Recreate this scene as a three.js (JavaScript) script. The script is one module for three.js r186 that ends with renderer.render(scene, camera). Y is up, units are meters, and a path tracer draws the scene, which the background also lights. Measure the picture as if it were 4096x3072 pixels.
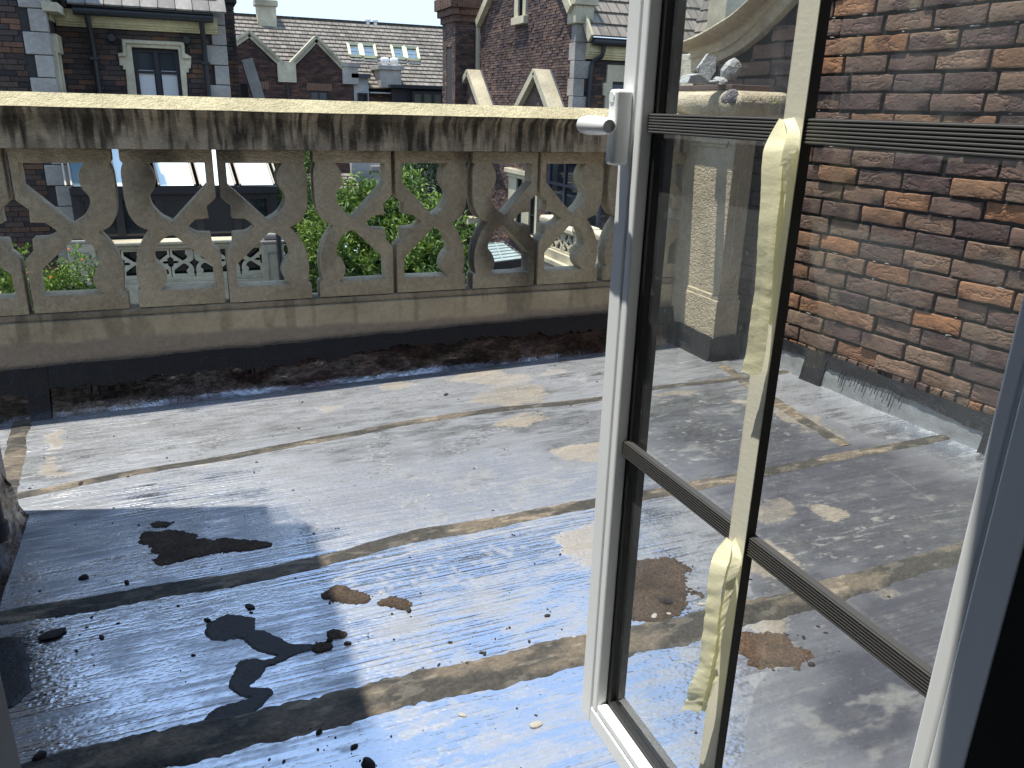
import * as THREE from 'three';
import { mergeGeometries, mergeVertices, toCreasedNormals } from 'three/addons/utils/BufferGeometryUtils.js';
import { RoundedBoxGeometry } from 'three/addons/geometries/RoundedBoxGeometry.js';

// ---------------------------------------------------------------- camera, sky, sun, exposure
const EYE = 1.25, FPX = 3180 / 4096;                      // eye height above the roof deck; focal length in picture widths
const scene = new THREE.Scene();
const camera = new THREE.PerspectiveCamera(2 * Math.atan(1536 / 3180) * 180 / Math.PI, 4 / 3, 0.02, 400);
const azX = 67.8 * Math.PI / 180, pitch = 19.1 * Math.PI / 180, roll = 1.6 * Math.PI / 180;
const fh = new THREE.Vector3(Math.cos(azX), 0, -Math.sin(azX)), rh = new THREE.Vector3(Math.sin(azX), 0, Math.cos(azX)), yUp = new THREE.Vector3(0, 1, 0);
const FW = fh.clone().multiplyScalar(Math.cos(pitch)).addScaledVector(yUp, -Math.sin(pitch));
const U0 = fh.clone().multiplyScalar(Math.sin(pitch)).addScaledVector(yUp, Math.cos(pitch));
const RC = rh.clone().multiplyScalar(Math.cos(roll)).addScaledVector(U0, Math.sin(roll));
const UC = U0.clone().multiplyScalar(Math.cos(roll)).addScaledVector(rh, -Math.sin(roll));
camera.position.set(0, EYE, 0);
camera.quaternion.setFromRotationMatrix(new THREE.Matrix4().makeBasis(RC, UC, FW.clone().negate()));
scene.add(camera);

const SUN = new THREE.Vector3(-0.25, 1, -0.083).normalize();
function makeSky() {
  const W = 1024, H = 512, d = new Float32Array(W * H * 4), mix = (a, b, t) => a + (b - a) * Math.max(0, Math.min(1, t));
  for (let y = 0; y < H; y++) for (let x = 0; x < W; x++) {
    const el = ((y + 0.5) / H - 0.5) * Math.PI, s = Math.sin(el), az = (x + .5) / W * 6.2832, o = (y * W + x) * 4;
    let c;
    if (s < 0) c = [0.24, 0.23, 0.21].map((v) => v * (1 + Math.max(-1, s * 6) * 0.25));
    else {
      const t = Math.pow(s, 0.6);
      c = [mix(0.80, 0.32, t), mix(0.98, 0.51, t), mix(1.18, 0.90, t)];
      const hz = Math.exp(-s * 10); c = [mix(c[0], .43, hz), mix(c[1], .60, hz), mix(c[2], .80, hz)];
    }
    for (let k = 0; k < 3; k++) d[o + k] = c[k]; d[o + 3] = 1;
  }
  const t = new THREE.DataTexture(d, W, H, THREE.RGBAFormat, THREE.FloatType);
  t.mapping = THREE.EquirectangularReflectionMapping; t.magFilter = THREE.LinearFilter; t.needsUpdate = true;
  return t;
}
const sky = makeSky();
scene.background = sky; scene.environment = sky;
const sun = new THREE.DirectionalLight(new THREE.Color(1.0, 0.955, 0.87), 4.6);
sun.position.copy(SUN).multiplyScalar(60); sun.target.position.set(0, 0, 0);
sun.castShadow = true; sun.shadow.mapSize.set(4096, 4096); sun.shadow.radius = 1;
Object.assign(sun.shadow.camera, { left: -30, right: 30, top: 30, bottom: -30, near: 1, far: 140 });
scene.add(sun, sun.target);
const renderer = new THREE.WebGLRenderer({ antialias: true });
renderer.toneMapping = THREE.LinearToneMapping; renderer.toneMappingExposure = 1.5; renderer.shadowMap.enabled = true;
renderer.setSize(1024, 768);

// ---------------------------------------------------------------- helpers
let rs = 12345;
const rnd = () => { rs = (rs + 0x6d2b79f5) | 0; let t = Math.imul(rs ^ (rs >>> 15), 1 | rs); t = (t + Math.imul(t ^ (t >>> 7), 61 | t)) ^ t; return ((t ^ (t >>> 14)) >>> 0) / 4294967296; };
const rr = (a, b) => a + (b - a) * rnd();
const V = (x, y, z) => new THREE.Vector3(x, y, z);
const cl = (v, a = 0, b = 1) => Math.max(a, Math.min(b, v));
const ss = (a, b, x) => { const t = cl((x - a) / (b - a)); return t * t * (3 - 2 * t); };
// a point of the photograph, in a 2212 x 1659 copy of it, as a direction; then its place on a plane of the scene
function ray(px, py) { const k = 4096 / 2212, x = (px * k - 2048) / 3180, y = -(py * k - 1536) / 3180; return FW.clone().addScaledVector(RC, x).addScaledVector(UC, y); }
const eye = (d, t) => d.multiplyScalar(t).add(camera.position);
const onZ = (px, py, z) => { const d = ray(px, py); return eye(d, z / d.z); };
const onX = (px, py, x) => { const d = ray(px, py); return eye(d, x / d.x); };
const onPlane = (px, py, n, c) => { const d = ray(px, py); return eye(d, (c - n.dot(camera.position)) / n.dot(d)); };
const floorY = (x, z) => EYE - 1.1987 + 0.0239 * x - 0.018 * (z + 3.47);
const floorN = V(-0.0239, 1, 0.018), floorC = EYE - 1.1987 - 0.018 * 3.47;
const onFloor = (px, py) => onPlane(px, py, floorN, floorC);
const inFrame = (p, m = 1) => { const d = p.clone().sub(camera.position), z = d.dot(FW); if (z < .05) return false; return Math.abs(d.dot(RC) / z) < 0.644 * m && Math.abs(d.dot(UC) / z) < 0.483 * m; };

const used = new Map();
const numbered = (n) => { const k = used.get(n) || 0; used.set(n, k + 1); return k ? n + '_' + String(k).padStart(3, '0') : n; };
function tag(o, label, category, group) { o.userData.label = label; if (category) o.userData.category = category; if (group) o.userData.group = group; return o; }
function thing(name, label, category, pos = [0, 0, 0], group) { const o = new THREE.Group(); o.name = numbered(name); o.position.set(...pos); scene.add(o); return tag(o, label, category, group); }
const struct = (o) => { o.userData.kind = 'structure'; return o; };
const stuff = (o) => { o.userData.kind = 'stuff'; return o; };
function boxUV(g) {                                        // uv in metres, by the main direction of each face
  g = g.index ? g.toNonIndexed() : g;
  const p = g.attributes.position, uv = new Float32Array(p.count * 2), a = V(), b = V(), c = V();
  for (let i = 0; i < p.count; i += 3) {
    a.fromBufferAttribute(p, i); b.fromBufferAttribute(p, i + 1); c.fromBufferAttribute(p, i + 2);
    const n = b.clone().sub(a).cross(c.clone().sub(a)), x = Math.abs(n.x), y = Math.abs(n.y), z = Math.abs(n.z);
    [a, b, c].forEach((q, k) => { const o = (i + k) * 2; if (x >= y && x >= z) { uv[o] = q.z; uv[o + 1] = q.y; } else if (y >= z) { uv[o] = q.x; uv[o + 1] = q.z; } else { uv[o] = q.x; uv[o + 1] = q.y; } });
  }
  g.setAttribute('uv', new THREE.BufferAttribute(uv, 2));
  return g;
}
const prep = (g) => { g = g.index ? g.toNonIndexed() : g; for (const k of Object.keys(g.attributes)) if (!['position', 'normal', 'uv', 'color'].includes(k)) g.deleteAttribute(k); if (!g.attributes.normal) g.computeVertexNormals(); if (!g.attributes.uv) boxUV(g); return g; };
function mesh(name, geos, mat, parent, uv = true) {
  let g = Array.isArray(geos) ? (geos.length > 1 ? mergeGeometries(geos.map(prep)) : prep(geos[0])) : prep(geos);
  if (uv) g = boxUV(g);
  const m = new THREE.Mesh(g, mat); m.name = parent ? name : numbered(name); (parent || scene).add(m); return m;
}
const box = (x0, x1, y0, y1, z0, z1) => new THREE.BoxGeometry(Math.abs(x1 - x0), Math.abs(y1 - y0), Math.abs(z1 - z0)).translate((x0 + x1) / 2, (y0 + y1) / 2, (z0 + z1) / 2);
function rbox(x0, x1, y0, y1, z0, z1, r = 0.004, s = 2) { return new RoundedBoxGeometry(Math.abs(x1 - x0), Math.abs(y1 - y0), Math.abs(z1 - z0), s, r).translate((x0 + x1) / 2, (y0 + y1) / 2, (z0 + z1) / 2); }
const shapeOf = (pts) => { const s = new THREE.Shape(); pts.forEach((p, i) => i ? s.lineTo(p[0], p[1]) : s.moveTo(p[0], p[1])); return s; };
const extr = (pts, z0, z1, bevel = 0) => new THREE.ExtrudeGeometry(Array.isArray(pts) ? shapeOf(pts) : pts, { depth: z1 - z0 - 2 * bevel, bevelEnabled: bevel > 0, bevelSize: bevel, bevelThickness: bevel, bevelOffset: -bevel, bevelSegments: 2, curveSegments: 10 }).translate(0, 0, z0 + bevel);
const yawX = (g) => g.rotateY(-Math.PI / 2);              // (u, v, w) -> (-w, v, u): a shape drawn along z, its front towards -x
function tube(pts, r, seg = 24, rad = 8, closed = false) { return new THREE.TubeGeometry(new THREE.CatmullRomCurve3(pts), seg, r, rad, closed); }
function bar(a, b, w, h) {                                 // a rectangular bar between two points
  const d = b.clone().sub(a), L = d.length(), g = new THREE.BoxGeometry(w, h, L), m = new THREE.Matrix4().lookAt(a, b, Math.abs(d.y) > .98 * L ? V(1, 0, 0) : yUp);
  return g.applyMatrix4(m).translate((a.x + b.x) / 2, (a.y + b.y) / 2, (a.z + b.z) / 2);
}

// tileable value noise
const hash = (x, y, s) => { let h = Math.imul(x, 374761393) + Math.imul(y, 668265263) + Math.imul(s, 974634541); h = Math.imul(h ^ (h >>> 13), 1274126177); return ((h ^ (h >>> 16)) >>> 0) / 4294967296; };
function vn(x, y, px, py, s) {
  const xi = Math.floor(x), yi = Math.floor(y), fx = x - xi, fy = y - yi, u = fx * fx * (3 - 2 * fx), v = fy * fy * (3 - 2 * fy);
  const x0 = ((xi % px) + px) % px, x1 = (x0 + 1) % px, y0 = ((yi % py) + py) % py, y1 = (y0 + 1) % py;
  const a = hash(x0, y0, s), b = hash(x1, y0, s), c = hash(x0, y1, s), d = hash(x1, y1, s);
  return a + (b - a) * u + (c - a) * v + (a - b - c + d) * u * v;
}
function fbm(x, y, px, py, oct, s) { let t = 0, a = .5, n = 0; for (let i = 0; i < oct; i++) { t += a * vn(x, y, px, py, s + i * 17); n += a; x *= 2; y *= 2; px *= 2; py *= 2; a *= .5; } return t / n; }
function tex(w, h, fn, { srgb = false, size = [1, 1] } = {}) {
  const d = new Uint8Array(w * h * 4), c = [0, 0, 0];
  for (let y = 0; y < h; y++) for (let x = 0; x < w; x++) { fn(x / w, y / h, c); const o = (y * w + x) * 4; for (let k = 0; k < 3; k++) d[o + k] = cl(c[k]) * 255; d[o + 3] = 255; }
  const t = new THREE.DataTexture(d, w, h); t.wrapS = t.wrapT = THREE.RepeatWrapping; t.magFilter = THREE.LinearFilter; t.minFilter = THREE.LinearMipmapLinearFilter; t.repeat.set(1 / size[0], 1 / size[1]);
  if (srgb) t.colorSpace = THREE.SRGBColorSpace; t.needsUpdate = true; return t;
}
const std = (o) => new THREE.MeshStandardMaterial(o), phy = (o) => new THREE.MeshPhysicalMaterial(o);
const C = (r, g, b) => new THREE.Color().setRGB(r, g, b);

// ---------------------------------------------------------------- materials
const T = {};
T.stipple = tex(512, 512, (u, v, c) => { const n = fbm(u * 40, v * 40, 40, 40, 3, 3), f = Math.abs(fbm(u * 55, v * 55, 55, 55, 2, 9) - .5) * 2; c[0] = c[1] = c[2] = .3 + .5 * n - .35 * Math.pow(1 - f, 4); }, { size: [.5, .5] });
T.stuccoTone = tex(512, 512, (u, v, c) => { const n = fbm(u * 5, v * 5, 5, 5, 5, 31), d = ss(.55, .75, fbm(u * 3, v * 3, 3, 3, 4, 77)), g = fbm(u * 90, v * 90, 90, 90, 2, 5); const k = .76 + .3 * n - .30 * d + .14 * (g - .5); c[0] = k; c[1] = k * (.985 + .02 * n); c[2] = k * (.95 + .04 * n); }, { srgb: true, size: [1.3, 1.3] });
T.streak = tex(2048, 192, (u, v, c) => {                    // v = 1 at the drip edge: dark runs of algae below it
  const bend = .0012 * (fbm(u * 90, v * 6, 90, 8, 2, 13) - .5), U = u + bend, a = fbm(U * 230, 2 + v * .9, 230, 8, 2, 11), b = fbm(U * 60, 5 + v * 1.4, 60, 8, 3, 21), w = fbm(u * 9, v * 1.5, 9, 4, 3, 41), g = fbm(u * 420, v * 30, 420, 30, 2, 51), L = fbm(u * 130, .5, 130, 2, 2, 61);
  const len = .35 + 1.3 * L, a2 = fbm(u * 260, 2 + v * 1.2, 260, 8, 2, 71);   // how far each run comes down
  let dark = ss(.46, .68, a) * ss(len + .4, len - .3, 1 - v) * .50 + ss(.44, .66, a2) * .42 * ss(1.4, .2, 1 - v) + ss(.35, .8, b) * .36 + .4 * ss(.94, 1, v) + .3 * ss(.3, .75, w);
  const k = 1.0 - .62 * cl(dark, 0, 1.05) + .16 * (g - .5); c[0] = k; c[1] = k * .995; c[2] = k * .98;
}, { srgb: true, size: [4.2, .16] });
T.brickTone = tex(512, 512, (u, v, c) => { const n = fbm(u * 6, v * 8, 6, 8, 5, 101), s = ss(.58, .72, fbm(u * 7, v * 9, 7, 9, 3, 131)), g = fbm(u * 60, v * 60, 60, 60, 2, 7), l = ss(.6, .75, fbm(u * 10, v * 5, 10, 5, 4, 171)); const k = .74 + .30 * n - .24 * s + .14 * (g - .5) + .10 * l; c[0] = k; c[1] = k * (1 + .06 * (l - s * .3)); c[2] = k * (1 + .08 * (s - .3)); }, { srgb: true, size: [.8, .5] });
T.brickBump = tex(512, 512, (u, v, c) => { const n = fbm(u * 14, v * 12, 14, 12, 4, 201), q = Math.abs(fbm(u * 11, v * 14, 11, 14, 4, 231) - .5) * 2, g = fbm(u * 70, v * 70, 70, 70, 2, 8); const m = ss(.42, .62, fbm(u * 6, v * 7, 6, 7, 3, 271)); c[0] = c[1] = c[2] = .42 + (.12 + .5 * m) * (n - .5) - (.06 + .40 * m) * Math.pow(1 - q, 9) + .16 * (g - .5); }, { size: [.6, .45] });
T.tile = tex(1024, 256, (u, v, c) => { const i = Math.floor(u * 12), f = u * 12 - i, n = fbm(u * 30, v * 6, 30, 6, 4, 301), st = fbm(u * 110, v * 3, 110, 3, 2, 303), h = hash(i, Math.floor(v * 4), 5); let k = .66 + .2 * n + .18 * (h - .5) + .16 * (st - .5); if (f < .05 || f > .95) k *= .55; c[0] = k; c[1] = k * .985; c[2] = k * .955; }, { srgb: true, size: [3, 1.2] });
T.splash = tex(1024, 256, (u, v, c) => { const y = v * .8, e = .315 + .05 * (fbm(u * 8, 1.5, 8, 4, 3, 411) - .5) + .012 * (fbm(u * 70, v * 20, 70, 20, 2, 413) - .5), d = ss(e + .012, e - .012, y), n = fbm(u * 20, v * 6, 20, 6, 4, 417), r = ss(.5, .72, fbm(u * 90, v * 3, 90, 4, 3, 419)) * .3, g = fbm(u * 300, v * 60, 300, 60, 2, 5), b = .3 * ss(.40, .41, y); const k = .92 + .22 * (n - .5) - (.05 + .2 * n) * d - r * .45 * (1 - d) - b * .5 + .1 * (g - .5); c[0] = k; c[1] = k * (1 - .005 * d); c[2] = k * (1 + .05 * d); }, { srgb: true, size: [4.2, .8] });
T.mastic = tex(512, 512, (u, v, c) => { const n = fbm(u * 6, v * 8, 6, 8, 5, 421), d = ss(.42, .68, n), g = fbm(u * 80, v * 80, 80, 80, 2, 423), s = ss(.62, .74, fbm(u * 12, v * 30, 12, 30, 3, 427)); const k = .42 + .26 * d + .18 * s + .2 * (g - .5); c[0] = k * (1 + .05 * d); c[1] = k; c[2] = k * (.97 - .05 * d); }, { srgb: true, size: [.7, .5] });
T.foilTone = tex(1024, 256, (u, v, c) => { const n = fbm(u * 10, v * 5, 10, 5, 5, 441), m = ss(.36, .64, n), q = .7 * ss(.45, .7, fbm(u * 26, v * 14, 26, 14, 4, 447)), g = fbm(u * 160, v * 60, 160, 60, 2, 449), red = ss(.45, .6, fbm(u * 4, .5, 4, 4, 2, 453)); const sv = .30 * m * (1 - q); let r = .36 + sv, gg = .345 + sv, b = .34 + sv; r += .05 * red * (1 - m); const k = .85 + .3 * (g - .5) * 2; c[0] = r * k; c[1] = gg * k; c[2] = b * k; }, { srgb: true, size: [2.6, .35] });
T.metalBrush = tex(512, 512, (u, v, c) => { const n = fbm(u * 4, v * 4, 4, 4, 4, 401); c[0] = c[1] = c[2] = .5 + .3 * (n - .5); }, { size: [.4, .4] });
T.tarBump = tex(512, 512, (u, v, c) => { const n = fbm(u * 9, v * 9, 9, 9, 5, 501), g = fbm(u * 60, v * 60, 60, 60, 2, 503); c[0] = c[1] = c[2] = .7 * n + .3 * g; }, { size: [.35, .35] });
T.dirt = tex(512, 512, (u, v, c) => { const n = fbm(u * 60, v * 60, 60, 60, 2, 601), g = fbm(u * 150, v * 150, 150, 150, 1, 603), b = fbm(u * 8, v * 8, 8, 8, 3, 607); const k = .35 + .35 * n + .3 * g + .3 * (b - .5); c[0] = k; c[1] = k * .93; c[2] = k * .85; }, { srgb: true, size: [.3, .3] });
T.tapeBump = tex(256, 256, (u, v, c) => { const n = fbm(u * 4, v * 40, 4, 40, 3, 701), g = fbm(u * 60, v * 60, 60, 60, 2, 703); c[0] = c[1] = c[2] = .6 * n + .4 * g; }, { size: [.03, .12] });
T.cloud = tex(512, 512, (u, v, c) => { const k = .62 + .38 * fbm(u * 4, v * 4, 4, 4, 5, 801) + .12 * (fbm(u * 60, v * 60, 60, 60, 2, 9) - .5); c[0] = c[1] = c[2] = k; }, { srgb: true, size: [2, 2] });

const M = {
  stucco: std({ color: C(.585, .51, .37), map: T.stuccoTone, bumpMap: T.stipple, bumpScale: .0065, roughness: .92 }),
  rail: std({ color: C(.56, .485, .36), map: T.streak, bumpMap: T.stipple, bumpScale: .007, roughness: .92 }),
  corniceCream: std({ color: C(.86, .76, .44), map: T.cloud, roughness: .85 }),
  copingTop: std({ color: C(.53, .47, .295), map: T.stuccoTone, bumpMap: T.stipple, bumpScale: .008, roughness: .92 }),
  plinth: std({ color: C(.60, .50, .335), map: T.splash, bumpMap: T.stipple, bumpScale: .005, roughness: .92 }),
  canopyGlass: phy({ color: C(.42, .52, .50), roughness: .3, clearcoat: .5 }),
  cream: std({ color: C(.70, .625, .43), map: T.cloud, roughness: .85 }),
  greyStone: std({ color: C(.50, .46, .395), map: T.cloud, roughness: .9 }),
  paleWall: std({ color: C(.62, .62, .58), map: T.cloud, roughness: .9 }),
  mortar: std({ color: C(.013, .013, .013), roughness: 1 }),
  mortarFar: std({ color: C(.04, .036, .034), roughness: 1 }),
  brickFar: std({ color: C(1, 1, 1), map: T.cloud, vertexColors: true, roughness: .95 }),
  tile: std({ color: C(.33, .30, .26), map: T.tile, bumpMap: T.tile, bumpScale: .006, roughness: .85 }),
  darkTile: std({ color: C(.05, .05, .052), roughness: .75 }),
  black: std({ color: C(.018, .018, .02), roughness: .5 }),
  gutter: std({ color: C(.02, .022, .024), roughness: .45 }),
  frameDark: std({ color: C(.022, .02, .022), roughness: .4 }),
  glassDark: phy({ color: C(.012, .016, .019), roughness: .04, metalness: 0, ior: 1.6 }),
  glassSky: phy({ color: C(.22, .32, .36), roughness: .05, metalness: .55 }),
  milkGlass: phy({ color: C(.78, .86, .80), roughness: .25, clearcoat: .6 }),
  blind: std({ color: C(.62, .62, .60), roughness: .8 }),
  lead: std({ color: C(.14, .15, .17), roughness: .35, metalness: .4 }),
  white: std({ color: C(.8, .82, .8), roughness: .4 }),
  alu: std({ color: C(.86, .89, .88), roughness: .42, bumpMap: T.metalBrush, bumpScale: .0002 }),
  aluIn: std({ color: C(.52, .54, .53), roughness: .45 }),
  handle: phy({ color: C(.90, .93, .92), roughness: .25, clearcoat: .5 }),
  gasket: std({ color: C(.012, .012, .012), roughness: .55 }),
  muntin: std({ color: C(.045, .044, .04), roughness: .6 }),
  pane: phy({ color: C(.97, .985, .98), roughness: 0, transmission: 1, thickness: 0, ior: 1.5 }),
  tape: phy({ color: C(.92, .89, .60), roughness: .85, transmission: .42, thickness: 0, bumpMap: T.tapeBump, bumpScale: .0004, side: THREE.DoubleSide }),
  tapeFlat: phy({ color: C(.74, .72, .58), roughness: .85, bumpMap: T.tapeBump, bumpScale: .0002 }),
  tar: std({ color: C(.018, .018, .02), roughness: .42, bumpMap: T.tarBump, bumpScale: .006 }),
  tarMatt: std({ color: C(.27, .245, .21), map: T.mastic, roughness: .8, bumpMap: T.tarBump, bumpScale: .006 }),
  tarSpill: std({ color: C(.03, .028, .027), map: T.cloud, roughness: .6, bumpMap: T.tarBump, bumpScale: .004 }),
  muntinPale: std({ color: C(.10, .10, .096), roughness: .65 }),
  foil: std({ color: C(.62, .63, .65), roughness: .24, metalness: .9, bumpMap: T.tarBump, bumpScale: .004 }),
  dirt: std({ color: C(.13, .105, .085), map: T.dirt, bumpMap: T.dirt, bumpScale: .004, roughness: 1 }),
  concrete: std({ color: C(.58, .59, .56), map: T.cloud, bumpMap: T.tarBump, bumpScale: .012, roughness: .95 }),
  roomDark: std({ color: C(.004, .005, .0045), roughness: .9 }),
  };
// ---------------------------------------------------------------- the setting
const ground = struct(mesh('ground', new THREE.PlaneGeometry(400, 400, 1, 1).rotateX(-Math.PI / 2).translate(0, -6.2, -60), std({ color: C(.10, .095, .085), map: T.cloud, roughness: 1 })));
tag(ground, 'grey paved ground of the courtyard far below the roof terrace');

// the roof deck: aluminium faced sheets laid along x, lapped with tar mastic
const SEAM_PX = [
  [[44, 1072], [171, 1045], [308, 1017.6], [478.6, 990], [615, 963], [756, 938], [887, 912.6], [1058, 887], [1294, 862], [1385, 843.5], [1618, 815], [1720, 800]],
  [[0, 1335], [207.6, 1302], [415, 1266], [540, 1246], [705.7, 1208.6], [887, 1160], [1024, 1138], [1161, 1109], [1280, 1087], [1374, 1072], [1618, 1026], [1802, 989], [2023, 948]],
  [[166, 1662], [332, 1623.7], [498, 1582], [664, 1543], [813, 1507], [946, 1469], [1086, 1439], [1260, 1400], [1341, 1384], [1511, 1349], [1597, 1326], [1742, 1290], [1846, 1258], [2056, 1198]],
];
const seams = SEAM_PX.map((L) => L.map(([x, y]) => onFloor(x, y)));
seams[0].unshift(V(-1.7, 0, -2.62)); seams[1].unshift(V(-1.0, 0, -1.97)); seams[2].unshift(V(-.85, 0, -1.42));
for (const s of seams) { const e = s[s.length - 1]; s.push(V(2.9, 0, e.z - (2.9 - e.x) * .02)); }
const seamZ = (k, x) => { const s = seams[k]; let i = 0; while (i < s.length - 2 && s[i + 1].x < x) i++; const t = cl((x - s[i].x) / (s[i + 1].x - s[i].x)); return s[i].z + (s[i + 1].z - s[i].z) * t; };
const FX0 = -1.7, FW_ = 4.6, FZ0 = -3.62, FD_ = 3.4;        // what the deck's maps cover, in metres
const wob = (x, z) => .006 * (fbm(x * 1.3 + 9, z * 2.1 + 9, 64, 64, 3, 21) - .5) + .0012 * (fbm(x * 4 + 9, z * 7 + 9, 64, 64, 2, 25) - .5);
const deckY = (x, z) => floorY(x, z) + wob(x, z);

// stains, dust and foot prints of the deck, drawn in metres
const MW = 1536, MH = 1136;
function maskCanvas(draw, blur = 0) {
  const cv = document.createElement('canvas'); cv.width = MW; cv.height = MH; const g = cv.getContext('2d');
  g.fillStyle = '#000'; g.fillRect(0, 0, MW, MH); g.fillStyle = '#fff'; g.strokeStyle = '#fff';
  const to = (p) => [(p.x - FX0) / FW_ * MW, (p.z - FZ0) / FD_ * MH];
  draw(g, to); if (blur) { g.filter = 'blur(' + blur + 'px)'; g.drawImage(cv, 0, 0); }
  const d = g.getImageData(0, 0, MW, MH).data, out = new Uint8Array(MW * MH); for (let i = 0; i < out.length; i++) out[i] = d[i * 4];
  return (u, v) => { const x = cl(u * MW, 0, MW - 2), y = cl(v * MH, 0, MH - 2), i = Math.floor(x), j = Math.floor(y), a = x - i, b = y - j, o = j * MW + i; return ((out[o] * (1 - a) + out[o + 1] * a) * (1 - b) + (out[o + MW] * (1 - a) + out[o + MW + 1] * a) * b) / 255; };
}
const poly = (g, to, pts) => { g.beginPath(); pts.forEach((q, i) => { const [x, y] = to(onFloor(q[0], q[1])); i ? g.lineTo(x, y) : g.moveTo(x, y); }); g.closePath(); g.fill(); };
const SILT = [
  [[1010, 868], [1060, 836], [1110, 828], [1150, 830], [1185, 845], [1190, 862], [1170, 876], [1100, 880], [1040, 876]], [[1000, 806], [1070, 800], [1140, 812], [1150, 825], [1080, 832], [1000, 828], [960, 822]], [[1170, 800], [1225, 798], [1230, 806], [1180, 816]],
  [[1064, 908], [1120, 896], [1195, 893], [1185, 905], [1120, 920], [1060, 920]], [[1190, 975], [1230, 962], [1290, 956], [1420, 985], [1402, 1010], [1330, 1000], [1210, 998]], [[815, 830], [850, 822], [898, 830], [860, 845], [815, 847]], [[670, 880], [720, 878], [748, 885], [700, 892]], [[850, 805], [885, 803], [880, 812], [850, 812]],
  [[100, 945], [130, 925], [140, 950], [125, 990], [160, 1020], [130, 1030], [100, 1020], [112, 985]], [[90, 1070], [180, 1048], [175, 1058], [110, 1085]], [[1240, 818], [1264, 816], [1255, 830], [1235, 828]], [[1190, 1150], [1290, 1130], [1300, 1230], [1240, 1220], [1200, 1200]],
  [[1640, 1080], [1690, 1070], [1720, 1090], [1700, 1120], [1650, 1130], [1600, 1110], [1560, 1100]], [[1750, 1090], [1800, 1085], [1835, 1105], [1810, 1125], [1765, 1118]], [[1610, 1180], [1650, 1160], [1690, 1195], [1735, 1230], [1715, 1250], [1640, 1240], [1600, 1215]], [[1690, 880], [1760, 900], [1840, 945], [1830, 960], [1740, 930], [1680, 900]], [[1600, 862], [1660, 880], [1650, 892], [1590, 868]],
  [[1580, 1400], [1660, 1370], [1730, 1390], [1745, 1420], [1700, 1440], [1620, 1440]], [[1400, 850], [1480, 843], [1560, 838], [1480, 855], [1400, 862]], [[1590, 1345], [1690, 1335], [1740, 1350], [1690, 1375], [1600, 1370]], [[1870, 1270], [1935, 1258], [1930, 1292], [1890, 1300]], [[420, 1005], [450, 995], [448, 1005], [425, 1012]],
];
const siltM = maskCanvas((g, to) => { for (const s of SILT) poly(g, to, s); g.lineWidth = 5; }, 5);
const wornM = maskCanvas((g, to) => { poly(g, to, [[1330, 870], [1560, 805], [1640, 850], [1980, 975], [2200, 1060], [2200, 1700], [1600, 1700], [1640, 1500], [1640, 1250], [1480, 1060], [1360, 1000]]); g.globalAlpha = .6; poly(g, to, [[560, 1000], [700, 970], [900, 930], [1330, 880], [1330, 1090], [900, 1150], [640, 1130]]); poly(g, to, [[250, 990], [760, 880], [1200, 820], [1300, 830], [1290, 860], [800, 925], [300, 1012]]); }, 40);
const printM = maskCanvas((g, to) => {                      // pale dusty prints of boot soles: rows of lugs
  let s = 77; const r = () => (s = (s * 16807) % 2147483647) / 2147483647;
  const sole = (px, py, ang, part, al) => {
    const [x, y] = to(onFloor(px, py)), k = MW / FW_; g.save(); g.translate(x, y); g.rotate(ang); g.globalAlpha = al * .75;
    for (let i = 0; i < 9; i++) for (let j = 0; j < 4; j++) {
      if (r() > part) continue; const a = (j - 1.5) * .024 * k, b = (i - 4.5) * .03 * k * (1 + .1 * r()), w = (.017 + .008 * r()) * k * (1 - .05 * Math.abs(i - 3)), h = .019 * k; g.save(); g.translate(a, b); g.rotate((j - 1.5) * .25 + r() * .3); g.fillRect(-w * .5, -h * .42, w, h * .84); g.restore();
    } g.restore();
  };
  for (const [px, py, a, p, al] of [[905, 868, 1.2, .6, .5], [830, 880, 1.1, .4, .4], [815, 962, .3, .6, .6], [820, 1000, .2, .75, .8], [1010, 950, .9, .6, .7], [985, 968, 1.1, .5, .5], [930, 1040, -.8, .6, .6], [1045, 1050, .2, .7, .75], [1075, 930, 1.2, .4, .5], [920, 1120, .3, .6, .5], [1040, 1110, 1.3, .5, .5], [860, 1110, .2, .5, .4], [440, 965, .9, .6, .5], [870, 1250, 1.2, .4, .35], [1040, 1215, 1.1, .4, .35], [1180, 992, 1.0, .4, .35], [960, 1580, .1, .5, .3], [900, 1480, .2, .7, .4], [1500, 930, .8, .5, .3], [1700, 1040, .7, .5, .3]]) sole(px, py, a, p, al);
  g.globalAlpha = .55; g.lineWidth = 2; for (const L of [[[20, 1040], [300, 975], [640, 930], [900, 895]], [[200, 930], [560, 880], [900, 820]], [[1330, 800], [1500, 780], [1240, 825]], [[720, 1255], [900, 1190], [1250, 1115]], [[1560, 1260], [1880, 1140], [2080, 1100]], [[1900, 1005], [2060, 1110]], [[1640, 1180], [1950, 1145]], [[1700, 1500], [1900, 1440]]]) { g.beginPath(); L.forEach((q, i) => { const [x, y] = to(onFloor(q[0], q[1])); i ? g.lineTo(x, y) : g.moveTo(x, y); }); g.stroke(); }
}, 1);
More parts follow.
